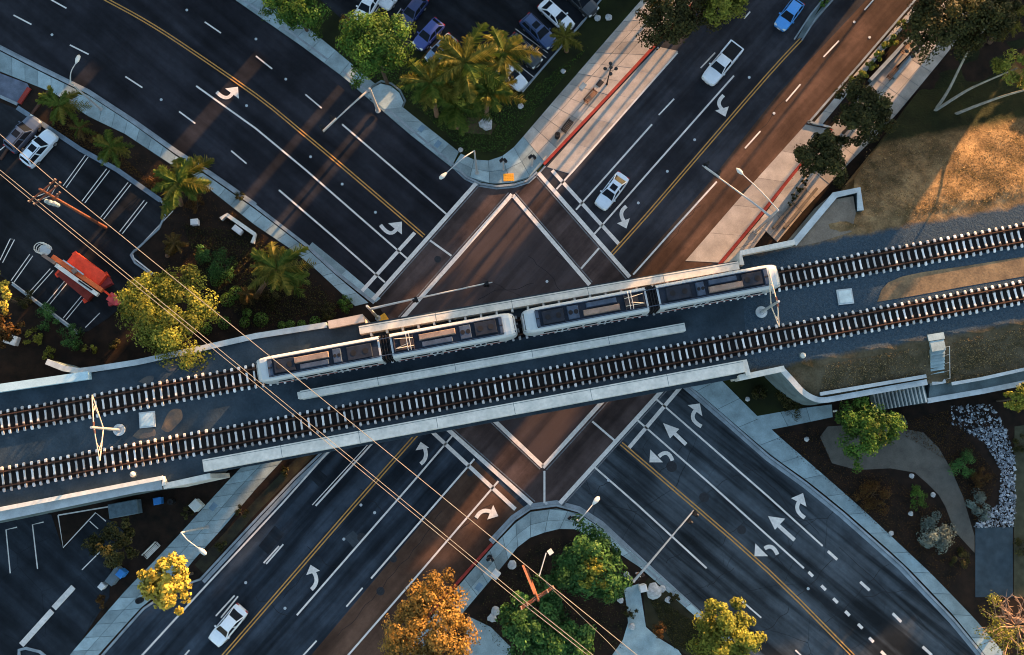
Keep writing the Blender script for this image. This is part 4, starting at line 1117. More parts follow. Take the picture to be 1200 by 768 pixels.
def car(kind, px, head, colour, label, name, cat='car', group='vehicles on the crossing', z=0.006, extra=None):
    c = P(px[0], px[1], z + .7); c.z = z
    q = P(px[0] + head[0], px[1] + head[1], z) - P(px[0], px[1], z)
    t = thing(name, c, label, cat, group, rz=math.atan2(q.y, q.x))
    paintm = glossy('paint_%.2f_%.2f_%.2f' % colour, colour, 0.32, 0.2)
    mm = {'body': paintm, 'glass': M_GLASS, 'tyre': M_TYRE, 'rim': M_RIM, 'lens': MATS.get('lamp_lens'), 'red': M_LENSR, 'black': M_BLACK}
    objs = []
    for nm, me, mk, par in car_parts(kind):
        objs.append(link(nm, me, t if par < 0 else objs[par], mm[mk]))
    if extra: extra(t, objs)
    return t
def sunroof(t, objs):
    m = MB(); m.box((-.25, 0, 1.475), (.7, .75, .03)); m.build('sunroof', M_GLASS, objs[1], local=True)
DN = (-.62, .76)
WHT, BLU, NAVY, SILV, DRK = (.62, .64, .66), (.05, .25, .60), (.012, .022, .085), (.13, .17, .22), (.016, .022, .024)
car('pickup', (846, 75), (-.64, .77), WHT, 'white pickup truck with empty dark bed driving along the street', 'pickup_truck', 'pickup')
car('hatch', (925, 17), (-.6, .8), BLU, 'bright blue hatchback beside the tapered traffic island', 'hatchback_car')
car('sedan', (717, 224), (-.6, .8), (.50, .56, .62), 'silver-white sedan with dark sunroof waiting at the stop bar', 'sedan_car', extra=sunroof)
car('sedan', (267, 733), (-.64, .77), WHT, 'white sedan driving beside the double yellow line toward the yellow street tree', 'sedan_car')
ZL = .142; PK = 'cars parked in the lots'
car('suv', (27, 157), (.66, -.75), (.05, .07, .11), 'dark blue parked car beside the brown kerb with a pale bonnet', 'parked_car', group=PK, z=ZL)
car('suv', (46, 174), (.66, -.75), (.55, .62, .68), 'white parked sport utility vehicle with sunroof under the power line', 'parked_car', group=PK, z=ZL)
car('sedan', (431, 6), (-.5, .85), WHT, 'white parked car half under the leafy tree beside the orange shrub', 'parked_car', group=PK, z=ZL)
car('hatch', (460, -8), (-.55, .82), (.5, .52, .54), 'pale parked car at the lot edge between the white and navy cars', 'parked_car', group=PK, z=ZL)
car('hatch', (484, 13), (-.6, .78), NAVY, 'navy blue parked car between pale car and bright blue car', 'parked_car', group=PK, z=ZL)
car('hatch', (502, 40), (-.68, .74), (.03, .05, .20), 'bright royal blue parked car next to the palms', 'parked_car', group=PK, z=ZL)
car('hatch', (517, 58), (-.7, .7), (.10, .16, .26), 'slate blue parked car partly hidden by palm fronds', 'parked_car', group=PK, z=ZL)
car('sedan', (652, 18), (.74, .67), WHT, 'white parked sedan next to the blue car and the small palm', 'parked_car', group=PK, z=ZL)
car('suv', (631, 37), (.72, .69), (.02, .045, .12), 'dark blue parked vehicle between the white sedan and the black one', 'parked_car', group=PK, z=ZL)
car('suv', (614, 60), (.72, .69), DRK, 'black parked sport utility vehicle in the lot corner', 'parked_car', group=PK, z=ZL)
car('sedan', (597, 86), (.72, .69), (.5, .53, .56), 'white parked car with its roof under yellow palm fronds', 'parked_car', group=PK, z=ZL)
car('suv', (680, 0), (.74, .67), (.02, .022, .025), 'charcoal parked vehicle behind the white sedan at the lot edge', 'parked_car', group=PK, z=ZL)

# red boom lift in the left lot
M_RLIFT = pm('lift_red', (.72, .06, .025), .5, .2); M_OLIFT = pm('lift_orange', (.62, .13, .04), .5, .2)
bl = thing('boom_lift', P(95, 322, ZL), 'red trailer boom lift with white boom and looped white basket', 'boom lift')
def lp(x, y, z): return P(x, y, z)
def lbeam(a, b_, w, h, nm, mt, par=None):
    m = MB(); m.beam(a, b_, w, h); return m.build(nm, mt, par or bl)
ch = lbeam(lp(70, 316, .9), lp(108, 348, .9), 1.3, .5, 'chassis', pm('lift_dark_red', (.20, .03, .02), .6))
lbeam(lp(84, 304, 1.5), lp(121, 331, 1.5), 1.9, 1.1, 'engine_cover', M_RLIFT)
lbeam(lp(122, 328, 1.2), lp(126, 336, 1.2), 1.3, .7, 'end_housing', pm('lift_dark_red2', (.2, .03, .03), .6))
lbeam(lp(62, 301, 2.4), lp(120, 341, 2.4), .48, .42, 'lower_boom', M_OLIFT)
ub = lbeam(lp(66, 311, 2.9), lp(115, 346, 2.9), .42, .40, 'upper_boom', M_CONC)
lbeam(lp(50, 299, 2.8), lp(65, 309, 2.8), .34, .32, 'jib', M_TBOX1)
m = MB()
for a, b_ in (((86, 316), (90, 320)),): m.box(lp(88, 318, 2.7), (.5, .5, .5), .6)
m.build('boom_pivot', M_TBOX1, bl)
bk = MB(); c = lp(53, 293, 2.2)
for z in (0, .55, 1.05):
    ring = [c + Vector((.75 * math.cos(t), .62 * math.sin(t), z)) for t in [k * math.pi / 5.5 for k in range(10)]]
    bk.tube(ring, .05, 6)
for k in range(0, 10, 3):
    t = k * math.pi / 5.5; bk.tube([c + Vector((.75 * math.cos(t), .62 * math.sin(t), 0)), c + Vector((.75 * math.cos(t), .62 * math.sin(t), 1.05))], .04, 6)
bs = bk.build('basket', M_CONC, bl)
m = MB(); m.cyl(c - Vector((0, 0, .05)), .66, .05, 12); m.build('basket_floor', M_STEEL, bs)
m = MB(); m.box(lp(134, 351, 1.0), (1.3, 1.0, .6), -.6); m.box(lp(139, 353, 1.2), (.7, .9, .5), .2); m.box(lp(130, 356, .8), (.5, .5, .4), .4); m.build('counterweight', pm('lift_pink_red', (.45, .06, .06), .6), bl)
lbeam(lp(122, 341, 1.2), lp(131, 348, 1.2), .2, .2, 'drawbar', M_RLIFT)
lbeam(lp(74, 305, 2.75), lp(98, 322, 2.75), .14, .14, 'hydraulic_ram', M_STEEL)
lbeam(lp(92, 329, 3.12), lp(108, 340, 3.12), .16, .06, 'hose_tray', M_BLACK)
for q in ((68, 322), (100, 352), (88, 298), (124, 322)):
    m = MB(); m.box(lp(q[0], q[1], .35), (.55, .55, .08), .6); m.beam(lp(q[0], q[1], .35), lp(95, 324, .9), .12, .12); m.build('outrigger', M_RLIFT, bl)
for px in ((72, 322), (104, 350), (90, 300), (120, 326)):
    w = MB(); c = lp(*px, .42); d = (lp(108, 348, .5) - lp(70, 316, .5)).normalized(); n = Vector((-d.y, d.x, 0)); w.tube([c - n * .14, c + n * .14], .42, 14); w.build('wheel', M_TYRE, bl)

# ================================================================== STREET FURNITURE
def lamp(base, head, h, label, curved=True, group='street lamps'):
    b0 = P(*base, ZS); top = b0 + Vector((0, 0, h)); hd = P(*head, ZS + h + .5)
    t = thing('street_lamp', b0, label, 'street lamp', group)
    m = MB(); m.tube([b0, b0 + Vector((0, 0, h * .5)), top], [.13, .11, .08], 10); m.cyl(b0, .24, .12, 12); m.build('pole', M_LAMPW, t)
    mid = top.lerp(hd, .45) + Vector((0, 0, .45))
    m = MB(); m.tube(smooth_line([top, mid, hd], 5), [.07] * 4 + [.055] * 4 + [.05] * 3, 8); m.build('arm', M_LAMPW, t)
    d = (hd - mid); d.z = 0; d.normalize()
    m = MB(); m.tube([hd - d * .1, hd + d * .15, hd + d * .5, hd + d * .85, hd + d * .98], [.07, .17, .26, .2, .04], 10)
    for i, v in enumerate(m.v): m.v[i] = (v[0], v[1], hd.z + (v[2] - hd.z) * .55)
    hdo = m.build('lamp_head', M_CONC, t, smooth=True)
    l = MB(); c = hd + d * .5 - Vector((0, 0, .15)); l.box(c, (.5, .28, .05), math.atan2(d.y, d.x)); l.build('lens', pm('lamp_lens', (.6, .6, .55), .2), hdo)
lamp((118, 128), (89, 74), 7.6, 'street lamp curving over the road beside the driveway palm')
lamp((243, 618), (233, 643), 8.2, 'street lamp on the pavement near the yellow street tree')
lamp((559, 203), (523, 203), 7.8, 'street lamp on the kerb corner beside the orange tactile pad and lawn')
lamp((672, 606), (695, 591), 7.6, 'street lamp at the rounded corner beside the big green tree')
def head_unit(parent, c, face, n=3, three=True):
    """signal head: black box with visored lenses facing direction face (angle)"""
    d = Vector((math.cos(face), math.sin(face), 0))
    m = MB(); m.box(c, (.3, .42, 1.15), face); m.box(c - d * .12, (.03, .62, 1.35), face); o = m.build('signal_head', M_BLACK, parent)
    for k, mt in enumerate((M_LENSR, M_LENSA, M_LENSG)):
        p = c + d * .16 + Vector((0, 0, .36 - .36 * k))
        l = MB(); l.tube([p, p + d * .02], .13, 10); l.build('lens', mt, o)
        l = MB(); l.tube([p, p + d * .26], .165, 10); l.f = l.f[:-2]; l.build('visor', M_BLACK, o)
def signal(base, tip, h, label, heads=(.97, .75), lamp_tip=None, hl=None, face=0.0):
    b0 = P(*base, ZS); top = b0 + Vector((0, 0, h))
    t = thing('traffic_signal', b0, label, 'traffic signal', 'mast-arm traffic signals')
    ht = hl or h + .3
    m = MB(); m.tube([b0, b0 + Vector((0, 0, ht))], [.19, .13], 10); m.cyl(b0, .32, .14, 12); m.build('pole', M_LAMPW, t)
    e = P(*tip, ZS + h + .5)
    m = MB(); pts = [top, top.lerp(e, .3) + Vector((0, 0, .2)), e]; m.tube(smooth_line(pts, 5), [.15 - .009 * k for k in range(11)], 8); m.build('mast_arm', M_LAMPW, t)
    for f_ in heads: head_unit(t, top.lerp(e, f_) + Vector((0, 0, -.25)) + Vector((math.cos(face), math.sin(face), 0)) * .3, face)
    s = MB(); d = (e - top).normalized(); c = top.lerp(e, .86) + Vector((0, 0, .12)); s.box(c, (2.0, .06, .5), math.atan2(d.y, d.x)); s.build('name_sign', M_CONC, t)
    if lamp_tip:
        tl = b0 + Vector((0, 0, ht)); le = P(*lamp_tip, ZS + ht + .4)
        m = MB(); m.tube([tl, tl.lerp(le, .5) + Vector((0, 0, .3)), le], [.07, .06, .05], 8); m.build('lamp_arm', M_LAMPW, t)
        dd = (le - tl); dd.z = 0; dd.normalize()
        m = MB(); m.tube([le - dd * .1, le + dd * .2, le + dd * .5, le + dd * .9], [.06, .22, .26, .05], 10)
        for i, v in enumerate(m.v): m.v[i] = (v[0], v[1], le.z + (v[2] - le.z) * .55)
        m.build('lamp_head', M_CONC, t, smooth=True)
    return t
signal((443, 130), (379, 154), 6.3, 'traffic signal mast arm reaching from the round pavement bulb', face=math.atan2(.64, -.77))
signal((886, 271), (823, 194), 6.2, 'traffic signal mast arm with street lamp on the lit promenade corner', lamp_tip=(870, 204), hl=9.0, face=math.atan2(.75, .66), heads=(.97, .8))
signal((443, 373), (577, 331), 6.2, 'long traffic signal mast arm beside the bridge girder', hl=8.2, face=math.atan2(-.3, -.9), heads=(.98, .4))
sg = signal((734, 673), (813, 598), 6.2, 'traffic signal mast arm over the road beside the footpath', face=math.atan2(-.64, .77), heads=(.98, .88))
# walk signals on short posts
def walk_signal(base, h, label, n=2):
    b0 = P(*base, ZS); t = thing('walk_signal', b0, label, 'pedestrian signal', 'walk signals at the corners')
    m = MB(); m.tube([b0, b0 + Vector((0, 0, h))], .06, 8); m.cyl(b0, .14, .1, 10); m.build('post', M_LAMPW, t)
    for k in range(n):
        a = .7 + k * 1.57; d = Vector((math.cos(a), math.sin(a), 0)); c = b0 + Vector((0, 0, h - .3)) + d * .3
        m = MB(); m.box(c, (.26, .46, .5), a); o = m.build('signal_box', M_BLACK, t); l = MB(); l.box(c + d * .14, (.02, .34, .34), a); l.build('lens', M_TBOX1, o)
walk_signal((623, 195), 3.0, 'walk signal on a short post beside the red kerb corner')
walk_signal((590, 199), 3.0, 'walk signal on a short post next to the lawn corner lamp')
walk_signal((668, 608), 3.0, 'walk signal on a short post at the rounded corner with the big green tree')
walk_signal((575, 655), 3.0, 'walk signal on a short post beside the utility pole corner')
walk_signal((746, 672), 3.2, 'white-framed walk signal post by the footpath mast', 3)
# five-globe lamp, benches, bins
def globe_lamp(base, h, label, n=5):
    b0 = P(*base, ZS); t = thing('globe_lamp', b0, label, 'street lamp', 'globe lamps')
    m = MB(); m.tube([b0, b0 + Vector((0, 0, .5)), b0 + Vector((0, 0, h))], [.14, .08, .06], 8); m.build('post', M_BLACK, t)
    for k in range(n):
        a = 6.283 * k / (n - 1); r = .62 if k < n - 1 else 0
        c = b0 + Vector((r * math.cos(a), r * math.sin(a), h + (.1 if r else .45)))
        if r: q = MB(); q.tube([b0 + Vector((0, 0, h - .3)), b0.lerp(c, .5) + Vector((0, 0, h / 2 - .35)), c - Vector((0, 0, .2))], .035, 6); q.build('bracket', M_BLACK, t)
        q = MB(); q.tube([c + Vector((0, 0, z)) for z in (-.22, -.14, 0, .14, .22)], [.05, .17, .22, .17, .03], 10); q.build('globe', pm('globe_smoked', (.03, .03, .03), .25), t, smooth=True)
globe_lamp((711, 99), 4.3, 'black five-globe lamp post on the tan pavement')
globe_lamp((1052, 78), 4.0, 'black five-globe lamp post on the terrace by the low walls')
def bench(px, ang, label, L=1.9, wood=None, arms=True):
    c = P(*px, ZS); t = thing('bench', c, label, 'bench', 'street benches', rz=ang)
    for k in range(4):
        m = MB(); m.box((0, -.22 + k * .14, .45), (L, .11, .05)); m.build('seat_slat', wood or M_WOOD, t, local=True)
    for k in range(3):
        m = MB(); m.box((0, .32 + k * .03, .58 + k * .13), (L, .04, .1)); m.build('back_slat', wood or M_WOOD, t, local=True)
    for s in (-1, 1):
        m = MB(); m.box((s * (L / 2 - .15), -.2, .21), (.07, .07, .42)); m.box((s * (L / 2 - .15), .28, .42), (.07, .07, .84)); m.box((s * (L / 2 - .15), .03, .62), (.06, .5, .05)); m.build('leg_frame', M_BLACK, t, local=True)
bench((692, 115), math.atan2(.75, .66), 'brown slatted bench on the pavement beside the red kerb')
bench((665, 150), math.atan2(.75, .66) + .1, 'black slatted bench beside the litter bin on the pavement', 1.7, M_BLACK)
bench((1045, 88), math.atan2(.75, .66), 'brown bench on the terrace next to the five-globe lamp', 1.8)
bench((1060, 58), math.atan2(.75, .66), 'brown bench on the terrace under the dark tree', 1.8)
bench((180, 645), math.atan2(.72, .70), 'pale bench beside the pavement near the yellow street tree', 2.0, M_CONC)
def bin_(px, label, mat=None, r=.33, h=.95, z=ZS):
    c = P(*px, z); t = thing('litter_bin', c, label, 'litter bin', 'litter bins')
    m = MB(); m.tube([Vector((0, 0, 0)), Vector((0, 0, h * .8)), Vector((0, 0, h))], [r * .85, r, r * .9], 14); m.build('drum', mat or M_BLACK, t, local=True)
    m = MB(); m.ring(Vector((0, 0, h)), r * .35, r * .98, .06, 14); m.build('rim', mat or M_BLACK, t, local=True)
    m = MB(); m.cyl((0, 0, h - .08), r * .4, .02, 12); m.build('opening', M_BELL, t, local=True)
bin_((653, 161), 'black litter bin beside the black bench'); bin_((166, 703), 'black litter bin under the yellow street tree'); bin_((574, 653), 'black litter bin on the lit corner pavement', M_BLACK)
bin_((203, 588), 'round black bin in the service yard corner'); bin_((532, 701), 'black litter bin beside the orange tree')
def cabinet(px, size, ang, label, mat, z=ZB, lid=None, name='utility_cabinet', cat='cabinet'):
    c = P(*px, z); t = thing(name, c, label, cat, rz=ang)
    m = MB(); m.box((0, 0, size[2] / 2), size); m.build('housing', mat, t, local=True, bevel=.03)
    m = MB(); m.taper((0, 0, size[2] + .003), (size[0] + .08, size[1] + .08), (size[0] - .06, size[1] - .06), .09); m.build('lid', lid or mat, t, local=True)
    m = MB(); m.box((0, -size[1] / 2 - .012, size[2] * .5), (size[0] * .8, .02, size[2] * .75)); d = m.build('door', mat, t, local=True)
    m = MB(); m.box((size[0] * .3, -size[1] / 2 - .04, size[2] * .5), (.03, .04, .15)); m.build('handle', M_BLACK, d, local=True)
M_BLUEBIN = pm('bin_blue', (.03, .16, .42), .5, .15); M_GREYB = pm('cabinet_grey', (.24, .28, .28), .6, .2)
cabinet((233, 592), (1.0, 1.0, 1.2), .8, 'pale utility cabinet at the pavement edge under the bridge end', pm('cabinet_pale', (.42, .44, .42), .6, .1))
cabinet((150, 596), (3.1, 1.5, 1.3), TANG, 'long grey waste container in the service yard', pm('container_grey', (.085, .125, .15), .6, .3), name='waste_container', cat='container')
cabinet((188, 587), (.75, .7, 1.0), TANG, 'blue recycling bin in the service yard', M_BLUEBIN, name='recycling_bin', cat='bin')
cabinet((138, 674), (1.9, .9, 1.0), .95, 'grey cabinet beside the small blue bin at the lot edge', pm('cabinet_dark', (.10, .13, .15), .6, .2))
cabinet((146, 671), (.75, .7, 1.15), .95, 'small blue bin standing at the lot edge by the pavement', M_BLUEBIN, name='recycling_bin', cat='bin')
cabinet((123, 686), (.6, .55, .9), .9, 'small white box beside the lot kerb', pm('box_white', (.5, .5, .5), .6, .1))
cabinet((581, 672), (.8, .75, 1.2), .9, 'white signal control cabinet beside the wires corner', pm('box_white', (.5, .5, .5)))
cabinet((230, 262), (.8, .65, .7), .1, 'small white cabinet in the palm planting', pm('box_white', (.5, .5, .5)))
cabinet((280, 271), (1.1, .6, .7), -.65, 'low white cabinet inside the seat wall', pm('box_white', (.5, .5, .5)))
cabinet((16, 399), (1.5, 1.0, .8), -.3, 'white low cabinet beside the brown bank soil', pm('box_white', (.5, .5, .5)))
cabinet((752, 688), (.7, .7, 1.3), .2, 'white-topped control cabinet next to the footpath mast', pm('box_white', (.5, .5, .5)))
cabinet((644, 690), (.5, .5, .8), .2, 'small pale box under the leafy corner trees', M_GREYB)
bo = thing('bollard', P(977, 482, ZB), 'white bollard at the end of the short side path', 'bollard')
m = MB(); m.tube([Vector((0, 0, 0)), Vector((0, 0, .85)), Vector((0, 0, .95))], [.12, .11, .06], 10); m.build('post', M_CONC, bo, local=True)
m = MB(); m.tube([Vector((0, 0, .6)), Vector((0, 0, .7))], .125, 10); m.build('band', M_BLACK, bo, local=True)
# white sidewalk hatch covers
for x, y in ((494, 151), (513, 169), (561, 688), (250, 594), (703, 98), (683, 101)):
    m = MB(); c = P(x, y, ZS); m.box((c.x, c.y, ZS + .012), (.85, .6, .02), .9)
    o = m.build('utility_cover', pm('cover_blue_grey', (.13, .20, .26), .7, .2) if x != 703 else M_MAN, road)

# ---- utility poles and wires
def upole(base, top_h, label, arms, lean=(0, 0)):
    b0 = P(*base, ZB); t = thing('utility_pole', b0, label, 'utility pole', 'utility poles carrying the wires')
    tp = b0 + Vector((lean[0], lean[1], top_h))
    m = MB(); m.tube([b0, b0.lerp(tp, .5), tp], [.19, .16, .12], 10); m.build('pole', M_POLEW, t)
    for za, half, ang in arms:
        c = b0.lerp(tp, za / top_h); d = Vector((math.cos(ang), math.sin(ang), 0))
        m = MB(); m.beam(c - d * half, c + d * half, .13, .14); a = m.build('cross_arm', M_POLEW, t)
        for k in (-.95, -.6, .6, .95):
            p = c + d * half * k; q = MB(); q.tube([p + Vector((0, 0, z)) for z in (.06, .14, .22, .3)], [.05, .09, .09, .04], 8); q.build('insulator', M_TBOX1, a)
        for s in (-1, 1):
            q = MB(); q.beam(c + d * half * .6 * s, c - Vector((0, 0, .7)), .05, .05); q.build('brace', M_STEEL, t)
    return t, tp
PA = math.atan2(.6, .66)
LN1 = P(47, 222, 15.0) - P(124, 267, ZB)
pt1, top1 = upole((124, 267), 15.0, 'reddish utility pole in the car park with crossed arms', ((14.4, 1.75, PA), (13.4, 1.75, PA), (12.0, .8, PA)), (LN1.x, LN1.y))
pt2, top2 = upole((617, 668), 14.0, 'orange-brown utility pole among the leafy corner trees', ((13.2, 1.9, math.atan2(.5, .8)), (12.4, 1.9, math.atan2(.5, .8))), (.9, -1.3))
for k in range(3):
    q = MB(); c = top1 + Vector((-.55 + .42 * k, -.5 - .12 * k, -2.9)); q.tube([c + Vector((0, 0, z)) for z in (-.5, -.45, .4, .5)], [.15, .22, .22, .12], 10); q.build('transformer', M_GREYB, pt1)
q = MB(); q.beam(P(613, 663, 9.5), P(627, 697, 12.0), .22, .2); q.build('conductor_guard', pm('guard_orange', (.20, .085, .05), .7), pt2)
q = MB(); q.tube([P(632, 675, 9), P(640, 648, 8.6)], .06, 6); q.build('lamp_bracket', M_STEEL, pt2); q = MB(); q.box(P(645, 647, 8.5), (.5, .5, .3), .6); q.build('lamp_box', M_CONC, pt2)
def wire(pts, label, r=.03, sag=.5):
    z = 13.6
    w = [P(a, b_, z) for a, b_ in pts]
    out = []
    for a, b_ in zip(w, w[1:]):
        for k in range(12):
            t = k / 12; p = a.lerp(b_, t); p.z -= sag * 4 * t * (1 - t); out.append(p)
    out.append(w[-1])
    m = MB(); base = out[0].copy()
    m.tube(out, r, 5)
    o = m.build('power_line', M_WIRE); props(o, label, 'power line', 'power lines over the tracks')
wire([(-150, 82), (38, 236), (608, 704), (760, 826)], 'outer wire of the close pair crossing the whole scene')
wire([(-150, 79), (41, 233), (611, 701), (766, 826)], 'inner wire of the close pair crossing the whole scene')
wire([(-150, 30), (63, 212), (640, 682), (810, 820)], 'single power line running beside the close pair', .036)
wire([(640, 684), (712, 752), (780, 826)], 'thin lower power line leaving the corner pole', .02)

# ================================================================== VEGETATION
def leaf_mesh(name, pos, nrm, size, clump, aspect=0.6):
    """separate leaf quads, bent along the middle; clump: 0..1 tone of each leaf's clump"""
    n = len(pos)
    nrm = nrm / np.maximum(np.linalg.norm(nrm, axis=1, keepdims=True), 1e-6)
    ref = RNG.normal(size=(n, 3))
    a = np.cross(nrm, ref); a /= np.maximum(np.linalg.norm(a, axis=1, keepdims=True), 1e-6)
    b = np.cross(nrm, a)
    s = size[:, None]
    v = np.empty((n, 4, 3))
    v[:, 0] = pos - a * s * .5
    v[:, 1] = pos - b * s * .5 * aspect + nrm * s * .08
    v[:, 2] = pos + a * s * .5
    v[:, 3] = pos + b * s * .5 * aspect + nrm * s * .08
    me = bpy.data.meshes.new(name)
    me.vertices.add(4 * n); me.vertices.foreach_set('co', v.reshape(-1))
    me.loops.add(4 * n); me.loops.foreach_set('vertex_index', np.arange(4 * n, dtype=np.int32))
    me.polygons.add(n); me.polygons.foreach_set('loop_start', np.arange(0, 4 * n, 4, dtype=np.int32))
    at = me.attributes.new('clump', 'FLOAT', 'FACE'); at.data.foreach_set('value', clump.astype(np.float32))
    me.update(calc_edges=True)
    return me
def crown_points(r, h, n, nclump, spread=.24, squash=1.0, shell=.55):
    d = RNG.normal(size=(nclump, 3)); d /= np.linalg.norm(d, axis=1, keepdims=True)
    d[:, 2] = np.where(d[:, 2] < -.35, -d[:, 2], d[:, 2])
    rad = RNG.uniform(shell, 1.0, size=(nclump, 1)) ** .6
    lump = 1 + .30 * np.sin(3 * np.arctan2(d[:, 1:2], d[:, :1]) + RNG.uniform(0, 6)) * RNG.uniform(.4, 1, size=(nclump, 1))
    c = d * rad * lump * np.array([r * .9, r * .9, h * .85])
    k = RNG.integers(0, nclump, size=n)
    cs = RNG.uniform(.7, 1.3, size=(nclump, 1)) * r * spread
    e = RNG.normal(size=(n, 3)); e /= np.linalg.norm(e, axis=1, keepdims=True)
    off = e * (RNG.uniform(0, 1, size=(n, 1)) ** .4) * cs[k] * np.array([1, 1, .75])
    pos = c[k] + off
    nrm = e * .9 + d[k] * .5 + RNG.normal(size=(n, 3)) * .45 + np.array([0, 0, .35])
    tone = RNG.uniform(0, 1, size=nclump)[k]
    return pos, nrm, tone, c
L_GREEN = leafmat('leaf_mid_green', (.026, .066, .011), (.046, .100, .016), (.085, .125, .020))
L_BALL = leafmat('leaf_bright_green', (.06, .12, .02), (.09, .165, .03), (.13, .20, .04))
L_DARK = leafmat('leaf_dark_olive', (.018, .021, .007), (.033, .033, .010), (.068, .055, .016))
L_YELL = leafmat('leaf_yellow_green', (.075, .095, .014), (.140, .145, .022), (.215, .200, .032))
L_ORNG = leafmat('leaf_orange', (.110, .070, .018), (.190, .110, .026), (.270, .150, .035))
L_GOLD = leafmat('leaf_golden', (.20, .17, .028), (.33, .26, .04), (.44, .34, .06))
L_DEEP = leafmat('leaf_deep_green', (.020, .060, .016), (.036, .095, .024), (.070, .130, .034))
L_GREY = leafmat('leaf_grey_green', (.075, .105, .095), (.110, .140, .125), (.150, .180, .160))
L_RUST = leafmat('leaf_rust', (.042, .019, .006), (.068, .031, .009), (.080, .052, .014))
def tree(px, rpx, zc, label, lm, n=None, lsize=.30, bark=None, nclump=None, cat='tree', group='leafy street trees', hratio=.8, name='leafy_tree', spread=.19, lean=(0, 0), zg=ZB, shell=.3):
    c = P(*px, zc); r = rpx * mpp(*px, zc); h = r * hratio
    base = Vector((c.x + lean[0], c.y + lean[1], zg))
    t = thing(name, base, label, cat, group)
    n = int((n or 430 * r * r) * 1.3); lsize = lsize * .9; nclump = nclump or max(26, int(19 * r))
    pos, nrm, tone, cl = crown_points(r, h, n, nclump, spread, shell=shell)
    pos[:, 2] = np.maximum(pos[:, 2], zg + .25 - c.z)
    rel = np.array(c - base)
    me = leaf_mesh('crown', pos + rel, nrm, RNG.uniform(.65, 1.35, n) * lsize, tone)
    link('crown', me, t, lm)
    m = MB(); fork = Vector((rel[0] * .6, rel[1] * .6, max(.5, rel[2] - h * .55))); tr = .05 + .028 * r
    m.tube([Vector((0, 0, -.1)), fork * .5 + Vector((random.uniform(-.1, .1), random.uniform(-.1, .1), 0)), fork], [tr * 1.3, tr, tr * .85], 9)
    tk = m.build('trunk', bark or M_BARK, t, local=True)
    for i in range(min(9, len(cl))):
        e = Vector(cl[i] * .85 + rel); q = MB(); mid = fork.lerp(e, .5) + Vector((0, 0, .2 * r))
        q.tube([fork, mid, e], [tr * .55, tr * .32, tr * .1], 6); q.build('limb', bark or M_BARK, tk, local=True)
    return t
def shrub(px, rpx, label, lm, h=None, n=None, lsize=.16, group=None, name='shrub', z=ZB, cat='shrub', tight=False):
    r = rpx * mpp(*px, z); h = h or r * .9
    c = P(*px, z + h * .5); base = Vector((c.x, c.y, z))
    t = thing(name, base, label, cat, group)
    n = n or int(500 * r * r + 120)
    if tight:
        e = RNG.normal(size=(n, 3)); e /= np.linalg.norm(e, axis=1, keepdims=True); e[:, 2] = np.abs(e[:, 2])
        pos = e * np.array([r, r, h]) * RNG.uniform(.88, 1.02, size=(n, 1)); nrm = e + RNG.normal(size=(n, 3)) * .35; tone = RNG.uniform(0, 1, n); cl = pos[:4]
    else:
        pos, nrm, tone, cl = crown_points(r, h * .75, n, max(7, int(10 * r)), .3, shell=.3); pos[:, 2] = np.maximum(pos[:, 2] + h * .5, .05)
    link('foliage', leaf_mesh('foliage', pos, nrm, RNG.uniform(.6, 1.4, n) * lsize, tone), t, lm)
    m = MB()
    for k in range(5):
        a = k * 1.256; m.tube([Vector((0, 0, -.05)), Vector((math.cos(a) * r * .25, math.sin(a) * r * .25, h * .35)), Vector((math.cos(a) * r * .55, math.sin(a) * r * .55, h * .6))], [.05, .035, .015], 5)
    m.build('stems', M_BARK, t, local=True)
    return t

# ---- palms: each frond an object of its own
FROND = {}
def frond_mesh(L, droop, key):
    if key in FROND: return FROND[key]
    m = MB(); n = 22; pts = []
    for i in range(n + 1):
        t = i / n; pts.append(Vector((L * t * (1 - .18 * droop * t), 0, L * (.32 * t - droop * t * t))))
    m.tube(pts[::2] + ([pts[-1]] if n % 2 else []), [.035 * (1 - .8 * k / (n / 2)) + .006 for k in range(len(pts[::2]))], 4)
    for i in range(2, n + 1):
        for s in (-1, 1):
            for q in (0,):
                p = pts[i].lerp(pts[max(i - 1, 0)], q); t = i / n
                ll = L * .25 * math.sin(math.pi * min(1, .12 + .85 * t)) ** .7 * random.uniform(.45, 1.2) + .05
                dv = Vector((.55, s * .95, -.25 + random.uniform(-.15, .15))).normalized()
                w = Vector((.048, -s * .02, .008))
                e = p + dv * ll - Vector((0, 0, ll * .22))
                m.add([p - w, p + w, p + dv * ll * .55 + w * .9, e, p + dv * ll * .55 - w * .9], [(0, 1, 2, 3, 4)] if s > 0 else [(4, 3, 2, 1, 0)])
    me = m.mesh('frond'); FROND[key] = me
    return me
L_PALM = leafmat('palm_leaf_green', (.075, .125, .018), (.115, .165, .026), (.170, .200, .036), .25)
L_PALMY = leafmat('palm_leaf_yellow', (.130, .130, .020), (.200, .180, .030), (.270, .220, .042), .25)
L_PALMD = leafmat('palm_leaf_dry', (.110, .070, .020), (.160, .100, .030), (.200, .130, .040), .2)
